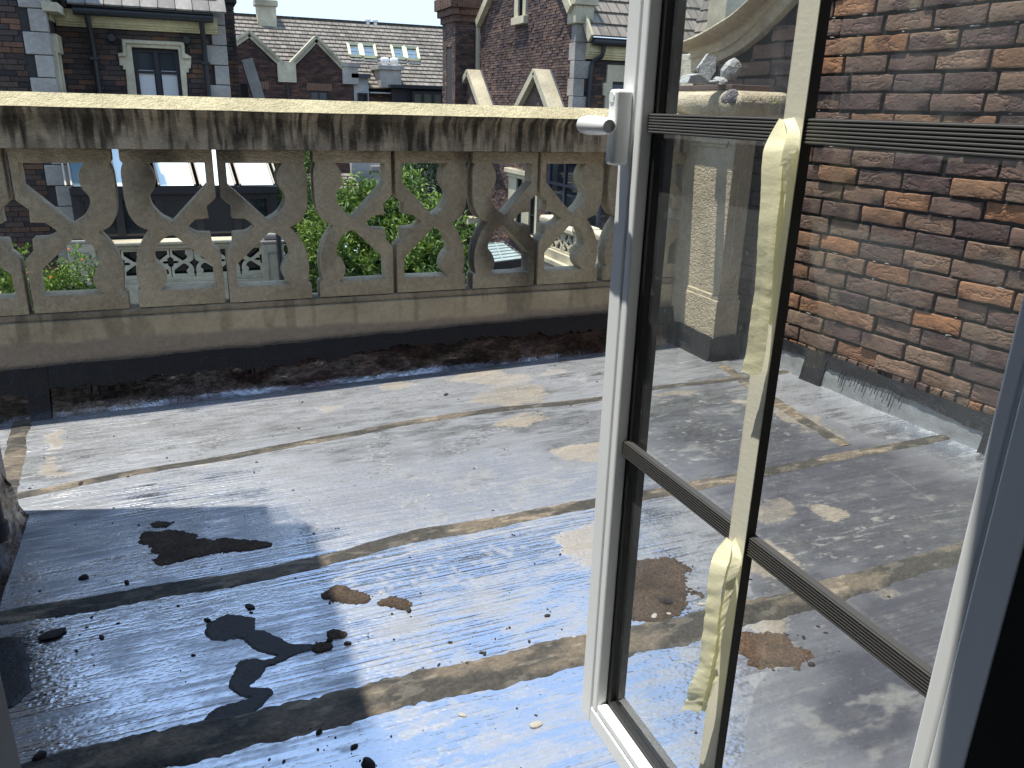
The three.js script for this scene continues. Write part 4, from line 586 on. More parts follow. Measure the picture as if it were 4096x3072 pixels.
// ---------------------------------------------------------------- masking tape on the bars
// a strip through points of the photograph on the plane x = const, w wide, with crinkles growing along it
function tapeStrip(list, seed, crink = .003, nW = 8) {
  const L = list.map(([a, b, x]) => [onX(a[0], a[1], x), onX(b[0], b[1], x)]), cA = new THREE.CatmullRomCurve3(L.map((q) => q[0])), cB = new THREE.CatmullRomCurve3(L.map((q) => q[1])), n = 90, pos = [], uv = [], idx = [];
  for (let i = 0; i <= n; i++) { const t = i / n, a = cA.getPoint(t), b = cB.getPoint(t); for (let j = 0; j <= nW; j++) { const p = a.clone().lerp(b, j / nW), k = Math.min(1, t * 1.5) * crink; p.x += k * ((fbm(t * 26, j * .07, 256, 64, 3, seed) - .5) * 2.4 + .7 * (fbm(t * 9 + 3, j * .16, 256, 64, 2, seed + 4) - .5)); p.y += i === n ? .004 * (hash(j, 1, seed) - .5) : 0; pos.push(p.x, p.y, p.z); uv.push(j / nW * .027, t * .4); } }
  for (let i = 0; i < n; i++) for (let j = 0; j < nW; j++) { const q = i * (nW + 1) + j; idx.push(q, q + nW + 1, q + 1, q + 1, q + nW + 1, q + nW + 2); }
  const g = new THREE.BufferGeometry(); g.setAttribute('position', new THREE.Float32BufferAttribute(pos, 3)); g.setAttribute('uv', new THREE.Float32BufferAttribute(uv, 2)); g.setIndex(idx); g.computeVertexNormals(); return prep(g);
}
const t0 = mesh('masking_tape', [rbox(SX + .0073, SX + .0085, E_(-.88), E_(.41), -.6350, -.6090, .0005, 1), rbox(SX + .0073, SX + .024, E_(-.88), E_(.41), -.6366, -.6348, .0005, 1)], M.tapeFlat); tag(t0, 'long straight strip of dusty masking tape stuck along the vertical glazing bar', 'masking tape', 'masking tape on the window sash');
const tA = tag(thing('masking_tape', 'upper loose masking tape hanging from the crossing of the upper glazing bar', 'masking tape'), 'upper loose masking tape hanging from the crossing of the upper glazing bar', 'masking tape', 'masking tape on the window sash');
mesh('tape_end', [tapeStrip([[[1683, 256], [1692, 258], .524], [[1660, 298], [1704, 300], .516], [[1648, 330], [1694, 330], .508], [[1643, 420], [1686, 420], .504], [[1638, 500], [1676, 510], .502], [[1632, 600], [1668, 610], .504], [[1625, 660], [1664, 668], .506], [[1615, 735], [1656, 742], .508], [[1602, 806], [1643, 812], .510]], 3, .0010)], M.tape, tA);
mesh('tape_end', [tapeStrip([[[1692, 258], [1716, 254], .524], [[1700, 285], [1728, 290], .510], [[1695, 310], [1724, 318], .506], [[1684, 360], [1708, 350], .506], [[1676, 440], [1698, 420], .509], [[1668, 520], [1690, 500], .510], [[1662, 610], [1680, 600], .512], [[1655, 700], [1668, 700], .514]], 5, .0006)], M.tape, tA);
const tB = thing('masking_tape', 'lower loose masking tape hanging with a crinkled end from the lower glazing bar crossing', 'masking tape', [0, 0, 0], 'masking tape on the window sash');
mesh('tape_end', [tapeStrip([[[1570, 1160], [1580, 1172], .524], [[1543, 1195], [1577, 1205], .514], [[1534, 1225], [1570, 1230], .506], [[1526, 1290], [1556, 1295], .502], [[1518, 1360], [1548, 1372], .500], [[1508, 1430], [1538, 1440], .500], [[1490, 1485], [1525, 1492], .500], [[1474, 1534], [1512, 1538], .502]], 7, .0020)], M.tape, tB);
mesh('tape_end', [tapeStrip([[[1580, 1172], [1589, 1160], .524], [[1582, 1200], [1602, 1206], .508], [[1572, 1240], [1598, 1228], .504], [[1562, 1290], [1584, 1270], .506], [[1546, 1350], [1568, 1330], .505], [[1530, 1410], [1556, 1400], .504], [[1520, 1470], [1548, 1468], .504], [[1506, 1532], [1524, 1537], .504]], 9, .0020)], M.tape, tB);
// ---------------------------------------------------------------- building kit
const PALD = [[.105, .075, .06], [.085, .065, .055], [.07, .055, .048], [.12, .08, .06], [.06, .05, .047], [.17, .09, .058], [.20, .105, .06], [.095, .07, .062]];
const PALR = [[.165, .10, .082], [.135, .088, .075], [.21, .125, .09], [.25, .155, .105], [.10, .07, .065], [.18, .12, .10], [.145, .088, .08]];
const PALM = [[.105, .055, .042], [.085, .047, .038], [.13, .07, .05], [.075, .043, .036], [.16, .085, .055]];
// bricks on the plane of a wall: spans(v) gives the clear stretches of a course; frame(u, v, w) places a point (w = outwards)
function layBricks({ v0, v1, spans, course = .0688, len = .2, joint = .009, depth = .016, pal, seed = 1, irregular = 0 }) {
  const out = []; let s = seed * 7919; const r = () => (s = (s * 16807 + 11) % 2147483647) / 2147483647;
  for (let k = 0, v = v0; v + course <= v1 + .02; k++, v += course) for (const [a, b] of spans(v + course / 2)) {
    let u = Math.floor((a - 10) / (len + joint)) * (len + joint) + (k % 2) * len / 2 + .03 * Math.sin(k * 1.9);
    for (; u < b; u += len + joint) { const p = Math.max(a, u), q = Math.min(b, u + len); if (q - p < .035) continue; out.push([p, q, v + joint / 2, v + course - joint / 2, depth * (.55 + .75 * r()) , pal[Math.floor(r() * pal.length * .999)], .8 + .4 * r(), (r() - .5) * irregular]); }
  }
  return out;
}
function bricksMesh(list, frame, parent, mat, name) {      // all of them as one part
  const pos = [], nor = [], col = [], uv = [], Q = (pts, n, c) => { for (const k of [0, 1, 2, 0, 2, 3]) { const [u, v, w] = pts[k], p = frame(u, v, w); pos.push(p.x, p.y, p.z); nor.push(n.x, n.y, n.z); col.push(...c); uv.push(u, v); } };
  const o = frame(0, 0, 0), du = frame(1, 0, 0).sub(o), dv = frame(0, 1, 0).sub(o), dw = frame(0, 0, 1).sub(o), flip = du.clone().cross(dv).dot(dw) < 0, neg = (v) => v.clone().negate();
  for (const [a, b, c, d, h, p, k, t] of list) { const cc = p.map((x) => x * k), q = [[a, c, h + t], [b, c, h - t], [b, d, h - t], [a, d, h + t]], z = q.map(([u, v]) => [u, v, 0]); const F = (L) => flip ? [L[0], L[3], L[2], L[1]] : L;
    Q(F(q), dw, cc); Q(F([q[3], q[2], z[2], z[3]]), dv, cc); Q(F([z[0], z[1], q[1], q[0]]), neg(dv), cc); Q(F([z[0], q[0], q[3], z[3]]), neg(du), cc); Q(F([q[1], z[1], z[2], q[2]]), du, cc); }
  const g = new THREE.BufferGeometry(); g.setAttribute('position', new THREE.Float32BufferAttribute(pos, 3)); g.setAttribute('normal', new THREE.Float32BufferAttribute(nor, 3)); g.setAttribute('color', new THREE.Float32BufferAttribute(col, 3)); g.setAttribute('uv', new THREE.Float32BufferAttribute(uv, 2));
  const m = new THREE.Mesh(g, mat); m.name = name; parent.add(m); return m;
}
const matCache = new Map();
const colMat = (c, k) => { const key = c.join() + Math.round(k * 6); if (!matCache.has(key)) matCache.set(key, std({ color: C(...c).multiplyScalar(Math.round(k * 6) / 6), map: T.brickTone, bumpMap: T.brickBump, bumpScale: .008, roughness: .95 })); return matCache.get(key); };
const unitBrick = boxUV(new THREE.BoxGeometry(1, 1, 1));
function bricksParts(list, frame, parent, most) {          // the nearest in view as parts, the rest as one
  const seen = [], rest = []; for (const q of list) { const c = frame((q[0] + q[1]) / 2, (q[2] + q[3]) / 2, 0); (seen.length < most && inFrame(c, 1) && clearOfRail(c) ? seen : rest).push(q); }
  const o = frame(0, 0, 0), du = frame(1, 0, 0).sub(o), dv = frame(0, 1, 0).sub(o), dw = frame(0, 0, 1).sub(o), R = new THREE.Matrix4().makeBasis(du, dv, dw); const quat = new THREE.Quaternion().setFromRotationMatrix(R);
  for (const q of seen) { const m = new THREE.Mesh(unitBrick, colMat(q[5], q[6])), c = frame((q[0] + q[1]) / 2, (q[2] + q[3]) / 2, q[4] / 2 - .004); m.name = 'brick'; m.position.copy(c); m.quaternion.copy(quat); m.scale.set(q[1] - q[0], q[3] - q[2], q[4] + .008); parent.add(m); }
  if (rest.length) stuff(bricksMesh(rest, frame, parent, M.brickFar, 'brick_rest'));
}
const clearOfRail = (p) => { const d = p.clone().sub(camera.position), t = (BZ + .05) / d.z, y = EYE + d.y * t, x = d.x * t; return x < 2.3 && (y > EYE + .01 || (y < RY && y > PB)); };
const frameZ = (z) => (u, v, w) => V(u, v, z + w);         // faces +z
const frameX = (x) => (u, v, w) => V(x - w, v, u);          // faces -x (u = z)
const cut = (a, b, holes) => { let L = [[a, b]]; for (const [p, q] of holes) { const n = []; for (const [s, e] of L) { if (q <= s || p >= e) n.push([s, e]); else { if (p > s) n.push([s, p]); if (q < e) n.push([q, e]); } } L = n; } return L; };
// a window of w x h in the local plane: frame bars, panes (sub-parts), optionally a blind behind the lower panes
function windowAt(parent, fr3, u0, u1, v0, v1, cols, rows, { mat = M.frameDark, glass = M.glassDark, bar = .05, blind = 0, w = -.06, name = 'window', dv = 0 } = {}) {
  const B = (a, b, c, d, p, q) => { const A = [fr3(a, c, p), fr3(b, d, q)]; return box(A[0].x, A[1].x, A[0].y, A[1].y, A[0].z, A[1].z); };
  const g = [B(u0, u1, v0, v0 + bar, w - .06, w), B(u0, u1, v1 - bar, v1, w - .06, w)], us = [], vs = [];
  for (let i = 0; i <= cols; i++) us.push(u0 + (u1 - u0) * i / cols); const R = Array.isArray(rows) ? rows : [...Array(rows + 1)].map((_, i) => i / rows); for (const r of R) vs.push(v0 + (v1 - v0) * r);
  us.forEach((u, i) => g.push(B(i ? (i < cols ? u - bar * .6 : u - bar) : u, i ? (i < cols ? u + bar * .6 : u) : u + bar, v0 + bar, v1 - bar, w - .055, w + .006)));
  vs.slice(1, -1).forEach((v) => us.slice(0, -1).forEach((u, i) => g.push(B(u + bar * (i ? .6 : 1), us[i + 1] - bar * (i < cols - 1 ? .6 : 1), v - bar * .4, v + bar * .4, w - .05, w + .002))));
  const f = mesh(name, g, mat, parent);
  for (let i = 0; i < cols; i++) for (let j = 0; j < vs.length - 1; j++) mesh('pane', B(us[i] + bar * .4, us[i + 1] - bar * .4, vs[j] + bar * .3, vs[j + 1] - bar * .3, w - .036, w - .03), glass, f);
  if (blind) for (let i = 0; i < cols; i++) { const s = []; for (let k = 0; k < 30; k++) { const v = v0 + bar + (vs[1] - v0) * blind * k / 30; s.push(B(us[i] + bar, us[i + 1] - bar, v, v + .017, w - .030, w - .020)); } mesh('blind', s, M.blind, f); }
  return f;
}
// rows of tiles on a slope between a lower edge a0-a1 and an upper edge b0-b1
function tileCourses(parent, a0, a1, b0, b1, rows, mat = M.tile, most = 0, th = .03) {
  for (let k = 0; k < rows; k++) {
    const l = (t) => [a0.clone().lerp(b0, t), a1.clone().lerp(b1, t)], [p0, p1] = l(k / rows), [q0, q1] = l((k + 1.06) / rows), n = p1.clone().sub(p0).cross(q0.clone().sub(p0)).normalize(); if (n.y < 0) n.negate();
    const lift = n.clone().multiplyScalar(th), pos = [], uv = [], L = p0.distanceTo(p1), W = p0.distanceTo(q0), quad = (a, b, c, d, v0, v1) => { for (const [p, u, v] of [[a, 0, v0], [b, L, v0], [c, L, v1], [a, 0, v0], [c, L, v1], [d, 0, v1]]) { pos.push(p.x, p.y, p.z); uv.push(u + k * .13, v + k * .3); } };
    const P0 = p0.clone().add(lift), P1 = p1.clone().add(lift); quad(P0, P1, q1, q0, 0, W); quad(p0, p1, P1, P0, 0, .04);
    for (const [a, b, c] of [[p0, P0, q0], [p1, q1, P1]]) for (const p of [a, b, c]) { pos.push(p.x, p.y, p.z); uv.push(0, 0); }
    const g = new THREE.BufferGeometry(); g.setAttribute('position', new THREE.Float32BufferAttribute(pos, 3)); g.setAttribute('uv', new THREE.Float32BufferAttribute(uv, 2)); g.computeVertexNormals(); const m = new THREE.Mesh(g, mat); m.name = 'tile_course'; parent.add(m);
  }
}
const slab = (x0, x1, y0, y1, z0, z1, holes) => { const s = shapeOf([[x0, y0], [x1, y0], [x1, y1], [x0, y1]]); for (const [a, b, c, d] of holes) s.holes.push(new THREE.Path([[a, c], [a, d], [b, d], [b, c]].map((q) => new THREE.Vector2(...q)))); return extr(s, z0, z1); };
const alongX = (prof, x0, x1, z) => { const g = extr(prof.map(([d, y]) => [-d, y]), x0, x1), p = g.attributes.position; for (let i = 0; i < p.count; i++) p.setXYZ(i, p.getZ(i), p.getY(i), z - p.getX(i)); g.computeVertexNormals(); return g; };
const Z1p = (x, y) => [x * .24414, y * .24414], Z2p = (x, y) => [486 + x * .24414, y * .24414], Z3p = (x, y) => [918 + x * .24414, y * .24414], ZRp = (x, y) => [864 + x * .21163, 324 + y * .21163], ZLp = (x, y) => [108 + x * .25634, 324 + y * .25634], Z7p = (x, y) => [486 + x * .24414, 270 + y * .24414];

// ---------------------------------------------------------------- left house
const ZL = -13.5, ZB = -12.6, GY = -6.2;
const LH = thing('brick_house', 'left house of dark brick with grey corner stones and a cream framed window', 'house');
{
  const bx = onZ(...Z1p(440, 400), ZB).x, ex = onZ(...Z1p(2000, 420), ZL).x;
  mesh('wall', [box(-9, bx - .012, GY, 5, ZB - 4, ZB - .012), box(bx - 1, ex - .012, GY, onZ(...Z1p(1200, 90), ZL).y + .25, ZL - 5, ZL - .36)], M.mortarFar, LH);
  // window of the main wall
  const w0 = onZ(...Z1p(1165, 430), ZL), w1 = onZ(...Z1p(1575, 440), ZL), wy1 = onZ(...Z1p(1370, 428), ZL).y, wy0 = onZ(...Z1p(1380, 950), ZL).y, so = (x, y) => { const p = onZ(...Z1p(x, y), ZL + .05); return [p.x, p.y]; };
  const hole = [so(1080, 400)[0], so(1650, 400)[0]], topS = so(1350, 360)[1], ear0 = so(1042, 500)[0], ear1 = so(1690, 500)[0], earT = so(1350, 478)[1], earB = so(1350, 600)[1], in0 = so(1120, 700)[0], in1 = so(1660, 700)[0];
  const bayY1 = 4.6, qs = [];
  // bricks: bay front, main wall
  const spB = () => [[-3.2, bx - .30]], vq = onZ(...Z1p(300, 410), ZB).y;
  const corTop = onZ(...Z1p(1200, 265), ZL).y;
  const bayList = layBricks({ v0: -3.2, v1: 3.0, spans: spB, pal: PALD, seed: 3, len: .225, irregular: .004 });
  const mainList = layBricks({ v0: -3.2, v1: corTop, spans: (v) => cut(bx, ex - .24, v > wy0 && v < topS ? (v > earT ? [[hole[0], hole[1]]] : v > earB ? [[ear0, ear1]] : [[in0, in1]]) : []), pal: PALD, seed: 5, len: .225, irregular: .004 });
  bricksParts(bayList, frameZ(ZB - .012), LH, 110); bricksParts(mainList, frameZ(ZL - .012), LH, 185);
  // corner stones
  for (let k = 0; k < 24; k++) { const y = vq - 1.2 + k * .275 - 2.2, wd = k % 2 ? .19 : .285; for (const [x, z, s] of [[bx, ZB, 1], [ex, ZL, 1]]) { if (z === ZL && y > corTop + .75) continue; mesh('corner_stone', rbox(x - wd, x + .012, y + .004, y + .270, z - wd * .8, z + .022, .012), M.greyStone, LH); } }
  // window surround in the side of the bay, seen edge on
  const sy = onZ(...Z1p(480, 300), ZB).y; mesh('side_surround', [rbox(bx - .05, bx + .05, -.5, sy, ZB - .62, ZB - .50, .01), rbox(bx - .05, bx + .05, -.5, sy, ZB - .20, ZB - .32, .01), rbox(bx - .05, bx + .075, sy - .22, sy + .02, ZB - .70, ZB - .24, .02)], M.cream, LH);
  // surround of the main window
  const S = [so(1075, 345), so(1632, 372), so(1640, 490), so(1692, 498), so(1692, 560), so(1688, 605), so(1672, 605), so(1670, 642), so(1650, 642), so(1672, 1000), [w1.x, so(1, 1000)[1]], [w1.x, wy1], [w0.x, wy1], [w0.x, so(1, 1000)[1]], so(1142, 1000), so(1112, 615), so(1086, 615), so(1084, 580), so(1058, 580), so(1048, 506), so(1042, 470), so(1084, 465)];
  mesh('window_surround', [extr(S, ZL - .06, ZL + .05, .012), extr([so(1082, 352), so(1628, 377), so(1634, 470), so(1690, 500), so(1690, 522), so(1612, 518), so(1600, 404), so(1112, 382), so(1118, 500), so(1046, 500), so(1046, 474), so(1090, 464)], ZL + .045, ZL + .085, .01)], M.cream, LH);
  windowAt(LH, frameZ(ZL), w0.x + .002, w1.x - .002, wy0, wy1 - .002, 2, [0, .60, 1], { bar: .05, blind: .95, w: -.05, glass: phy({ color: C(.035, .045, .05), roughness: .06 }) });
  mesh('wall', slab(bx - 1, ex - .012, GY, onZ(...Z1p(1200, 90), ZL).y + .25, ZL - .355, ZL - .012, [[w0.x, w1.x, wy0, wy1]]), M.mortarFar, LH); mesh('room_wall', box(w0.x - .02, w1.x + .02, wy0, wy1, ZL - .3, ZL - .25), M.black, LH);
  // cornice, gutter, roof
  const c0 = onZ(...Z1p(1200, 262), ZL + .1), c1 = onZ(...Z1p(1200, 110), ZL + .2), cy = (t) => c0.y + (c1.y - c0.y) * t, prof = [[0, 0], [.05, 0], [.06, .12], [.085, .14], [.085, .24], [.12, .28], [.13, .40], [.15, .42], [.16, 1], [0, 1]].map(([z, t]) => [z, cy(t)]);
  mesh('cornice', [alongX(prof, bx + .02, ex - .10, ZL)], M.corniceCream, LH);
  const gy = onZ(...Z1p(1300, 125), ZL + .27).y, gx0 = onZ(...Z1p(640, 80), ZL + .27).x, gx1 = onZ(...Z1p(1885, 150), ZL + .27).x;
  mesh('gutter', [new THREE.CylinderGeometry(.062, .062, gx1 - gx0, 20, 1, false).rotateZ(Math.PI / 2).translate((gx0 + gx1) / 2, gy, ZL + .25), box(gx0, gx1, gy + .05, gy + .085, ZL + .18, ZL + .30)], M.gutter, LH);
  for (const [a, b, c, d] of [[770, 120, 800, 300], [1780, 165, 1795, 330]]) { const p = onZ(...Z1p(a, b), ZL + .2), q = onZ(...Z1p(c, d), ZL + .09); mesh('downpipe', [tube([V(p.x, gy - .03, ZL + .24), V(p.x, gy - .12, ZL + .22), V(p.x + .01, gy - .34, ZL + .12), V(p.x + .01, gy - .5, ZL + .09), V(p.x + .01, -2, ZL + .09)], .036, 40, 10), rbox(p.x - .05, p.x + .07, gy - .62, gy - .58, ZL, ZL + .13, .005)], M.gutter, LH); }
  { const d = V(0, 1.525, -1.84), L = d.length(), nr = 9, rowL = L / nr, sl = Math.atan2(d.y, -d.z), tg = boxUV(rbox(-.5, .5, -.5, .5, -.5, .5, .06, 1)), tm = [.27, .31, .36, .40].map((k) => std({ color: C(k, k * .93, k * .82), map: T.cloud, bumpMap: T.stipple, bumpScale: .003, roughness: .9 }));
    for (let r = 0; r < 3; r++) for (let x = gx0 - .05 - (r % 2) * .11; x < gx1; x += .226) { const m = new THREE.Mesh(tg, tm[Math.floor(rnd() * 4)]), t = (r + .5) / nr; m.name = 'roof_tile'; m.scale.set(.218, .028, rowL * 1.25); m.position.set(x + .11, gy + .085 + d.y * t + rr(-.003, .003), ZL + .34 + d.z * t); m.rotation.set(sl - .06 + rr(-.01, .01), 0, rr(-.012, .012)); LH.add(m); }
    const up3 = (t) => V(gx0 - .05, gy + .075 + d.y * t, ZL + .34 + d.z * t), q0 = up3(3 / nr), q1 = up3(1); tileCourses(LH, q0, V(gx1 + .02, q0.y, q0.z), q1, V(gx1 + .02, q1.y, q1.z), 6); mesh('roof_deck_board', [bar(V((gx0 + gx1) / 2, gy + .05, ZL + .33), V((gx0 + gx1) / 2, gy + .05 + d.y, ZL + .33 + d.z), gx1 - gx0, .02)], M.frameDark, LH); }
  mesh('roof_end', [bar(V(gx0 - .09, gy + .07, ZL + .34), V(gx0 - .09, gy + 1.62, ZL - 1.5), .05, .12)], M.gutter, LH);
  mesh('bracket', [extr([[0, 0], [.06, 0], [.09, .08], [.16, .12], [.2, .22], [.34, .28], [.36, .62], [0, .62]].map(([a, b]) => [a, b + onZ(...Z1p(450, 160), ZB).y]), -.5, 0).rotateY(Math.PI).translate(bx + .02, 0, ZB - .75).scale(1, 1, 1), box(bx - .02, bx + .16, onZ(...Z1p(450, 100), ZB).y, onZ(...Z1p(450, 20), ZB).y, ZB - .8, ZB + .05)], M.cream, LH);
  // two lamps on the wall
  for (const [a, b] of [[990, 335], [1650, 355]]) { const p = onZ(...Z1p(a, b), ZL + .06); mesh('wall_spotlight', [new THREE.CylinderGeometry(.05, .06, .1, 16).rotateX(Math.PI / 2).translate(p.x, p.y, p.z)], M.black, LH); }
  // chimney at the right end and the gable coping beyond
  const k0 = onZ(480, 100, -15).x, k1 = onZ(511.5, 100, -15).x, ky = onZ(500, 6, -15).y, kf = frameZ(-15);
  mesh('chimney', [box(k0, k1 - .012, GY, ky, -16.5, -15.012), box(k0 - .08, k1 + .05, ky, ky + .5, -16.55, -14.95)], M.mortarFar, LH);
  stuff(bricksMesh(layBricks({ v0: -1, v1: ky, spans: () => [[k0, k1]], pal: PALD, seed: 9, len: .225 }), frameZ(-15.012), LH, M.brickFar, 'brick_rest'));
  const e0 = onZ(520, 127, -16.4), e1 = onZ(545, 210, -16.4), e2 = onZ(538, 127, -16.4); mesh('gable_coping', [bar(e0.clone().add(V(.1, 0, 0)), e1.clone().add(V(.16, -.2, 0)), .22, .2)], M.greyStone, LH); mesh('dormer_roof', [box(k1 + .02, e0.x + .1, GY, e0.y - .42, -18, -16.6)], M.darkTile, LH);
}
// conservatory and balcony of the left house
{
  const ct = thing('conservatory', 'dark framed conservatory with a milky glass roof below the left house', 'conservatory'), zc = -12.2, L = onZ(...ZLp(165, 330), zc), R = onZ(...ZLp(1910, 330), zc), yb = onZ(...ZLp(1000, 312), zc).y, y2 = onZ(...ZLp(1000, 362), zc).y, y0 = onZ(...ZLp(900, 775), zc).y;
  mesh('beam', [box(L.x, R.x, yb - .09, yb, zc - .1, zc + .05), box(L.x + .02, R.x - .02, y2, yb - .1, zc - .1, zc + .02)], M.frameDark, ct);
  windowAt(ct, frameZ(zc), L.x + .05, R.x - .06, y0, y2 - .01, 5, [0, 1], { bar: .085, w: 0, name: 'window' });
  mesh('post', box(L.x, L.x + .1, y0, y2, zc - .1, zc + .015), M.frameDark, ct); mesh('post', box(R.x - .1, R.x, y0, y2, zc - .1, zc + .015), M.frameDark, ct);
  const up = .62, bk = -.75, n = 5, w = (R.x - L.x) / n; for (let i = 0; i < n; i++) { const x0 = L.x + i * w + .05, x1 = L.x + (i + 1) * w - .05, s = .1; const a = [V(x0, yb + .02, zc + .03), V(x1, yb + .02, zc + .03), V(x1 - s, yb + up, zc + bk), V(x0 - s, yb + up, zc + bk)], g = new THREE.BufferGeometry().setFromPoints([a[0], a[1], a[2], a[0], a[2], a[3]]); g.computeVertexNormals(); mesh('roof_pane', g, i ? M.milkGlass : M.glassSky, ct); }
  const rafters = []; for (let i = 0; i <= n; i++) { const x = L.x + i * w; for (const d of [-.035, .035]) rafters.push(bar(V(x + d, yb + .03, zc + .035), V(x + d - .1, yb + up + .01, zc + bk), .022, .03)); } mesh('rafter', rafters, std({ color: C(.42, .36, .28), roughness: .6 }), ct);
  mesh('back_wall', [box(L.x, R.x, y0 - .1, yb + up, ZL + .05, ZL + .15)], M.roomDark, ct);
  // balcony
  const bt = thing('balcony', 'cream balcony with small pierced panels and panelled end piers under the conservatory', 'balcony'), zb = -11.9, T1 = onZ(...ZLp(900, 765), zb).y, T0 = onZ(...ZLp(900, 832), zb).y, P0 = onZ(...ZLp(900, 1085), zb).y, B0 = onZ(...ZLp(900, 1200), zb).y, xl = onZ(...ZLp(390, 950), zb).x, xr = onZ(...ZLp(1795, 950), zb).x;
  mesh('cornice', [rbox(xl - .05, xr + .05, T0, T0 + (T1 - T0) * .5, zb - .2, zb + .02, .01), rbox(xl - .05, xr + .05, T0 + (T1 - T0) * .5, T1, zb - .22, zb + .07, .02)], M.cream, bt); mesh('plinth', [rbox(xl - .05, xr + .05, B0 - .3, P0 - .06, zb - .2, zb + .03, .01), rbox(xl - .05, xr + .05, P0 - .06, P0, zb - .2, zb + .01, .01)], M.cream, bt);
  for (const [a, b] of [[155, 385], [1790, 1975]]) { const p = onZ(...ZLp(a, 900), zb + .08).x, q = onZ(...ZLp(b, 900), zb + .08).x, c = (p + q) / 2, top = onZ(...ZLp(a, 790), zb + .08).y; mesh('pier', [rbox(p, q, B0 - .4, top, zb - .3, zb + .08, .008)], M.cream, bt); mesh('pier_cap', [rbox(p - .01, q + .01, top, top + .04, zb - .3, zb + .10, .01), rbox(p + .01, q - .01, top + .04, top + .16, zb - .28, zb + .08, .055, 4)], M.greyStone, bt); mesh('panel_border', [(() => { const o = [[p + .07, top - .12], [q - .07, top - .12], [q - .07, B0 - .1], [p + .07, B0 - .1]], s = shapeOf(o); s.holes.push(new THREE.Path([[p + .085, top - .135], [p + .085, B0 - .08], [q - .085, B0 - .08], [q - .085, top - .135]].map((v) => new THREE.Vector2(...v)))); return extr(s, zb + .079, zb + .092); })()], M.greyStone, bt); }
  const nP = Math.round((xr - xl) / .292), pw = (xr - xl) / nP; for (let i = 0; i < nP; i++) { const m = new THREE.Mesh(i % 2 ? PG : PGm, M.cream); m.name = 'pierced_panel'; m.scale.set((pw - .012) / .349, (T0 - P0) / .625, .6); m.position.set(i % 2 ? xl + i * pw + .006 : xl + (i + 1) * pw - .006, P0, zb - .02); bt.add(m); }
  mesh('dark_glass', [box(xl, xr, P0, T0, zb - .17, zb - .15)], M.glassDark, bt); for (let i = 0; i < 5; i++) mesh('glass_post', box(xl + .6 + i * .9, xl + .63 + i * .9, P0, T0, zb - .148, zb - .12), M.greyStone, bt);
  mesh('drain_pipe', [tube([V(onZ(...ZLp(1925, 720), zb + .2).x, T1 + .1, zb + .16), V(onZ(...ZLp(1945, 900), zb + .2).x, B0, zb + .16), V(onZ(...ZLp(1950, 900), zb + .2).x, B0 - 1, zb + .16)], .035, 10, 8)], M.gutter, bt);
}

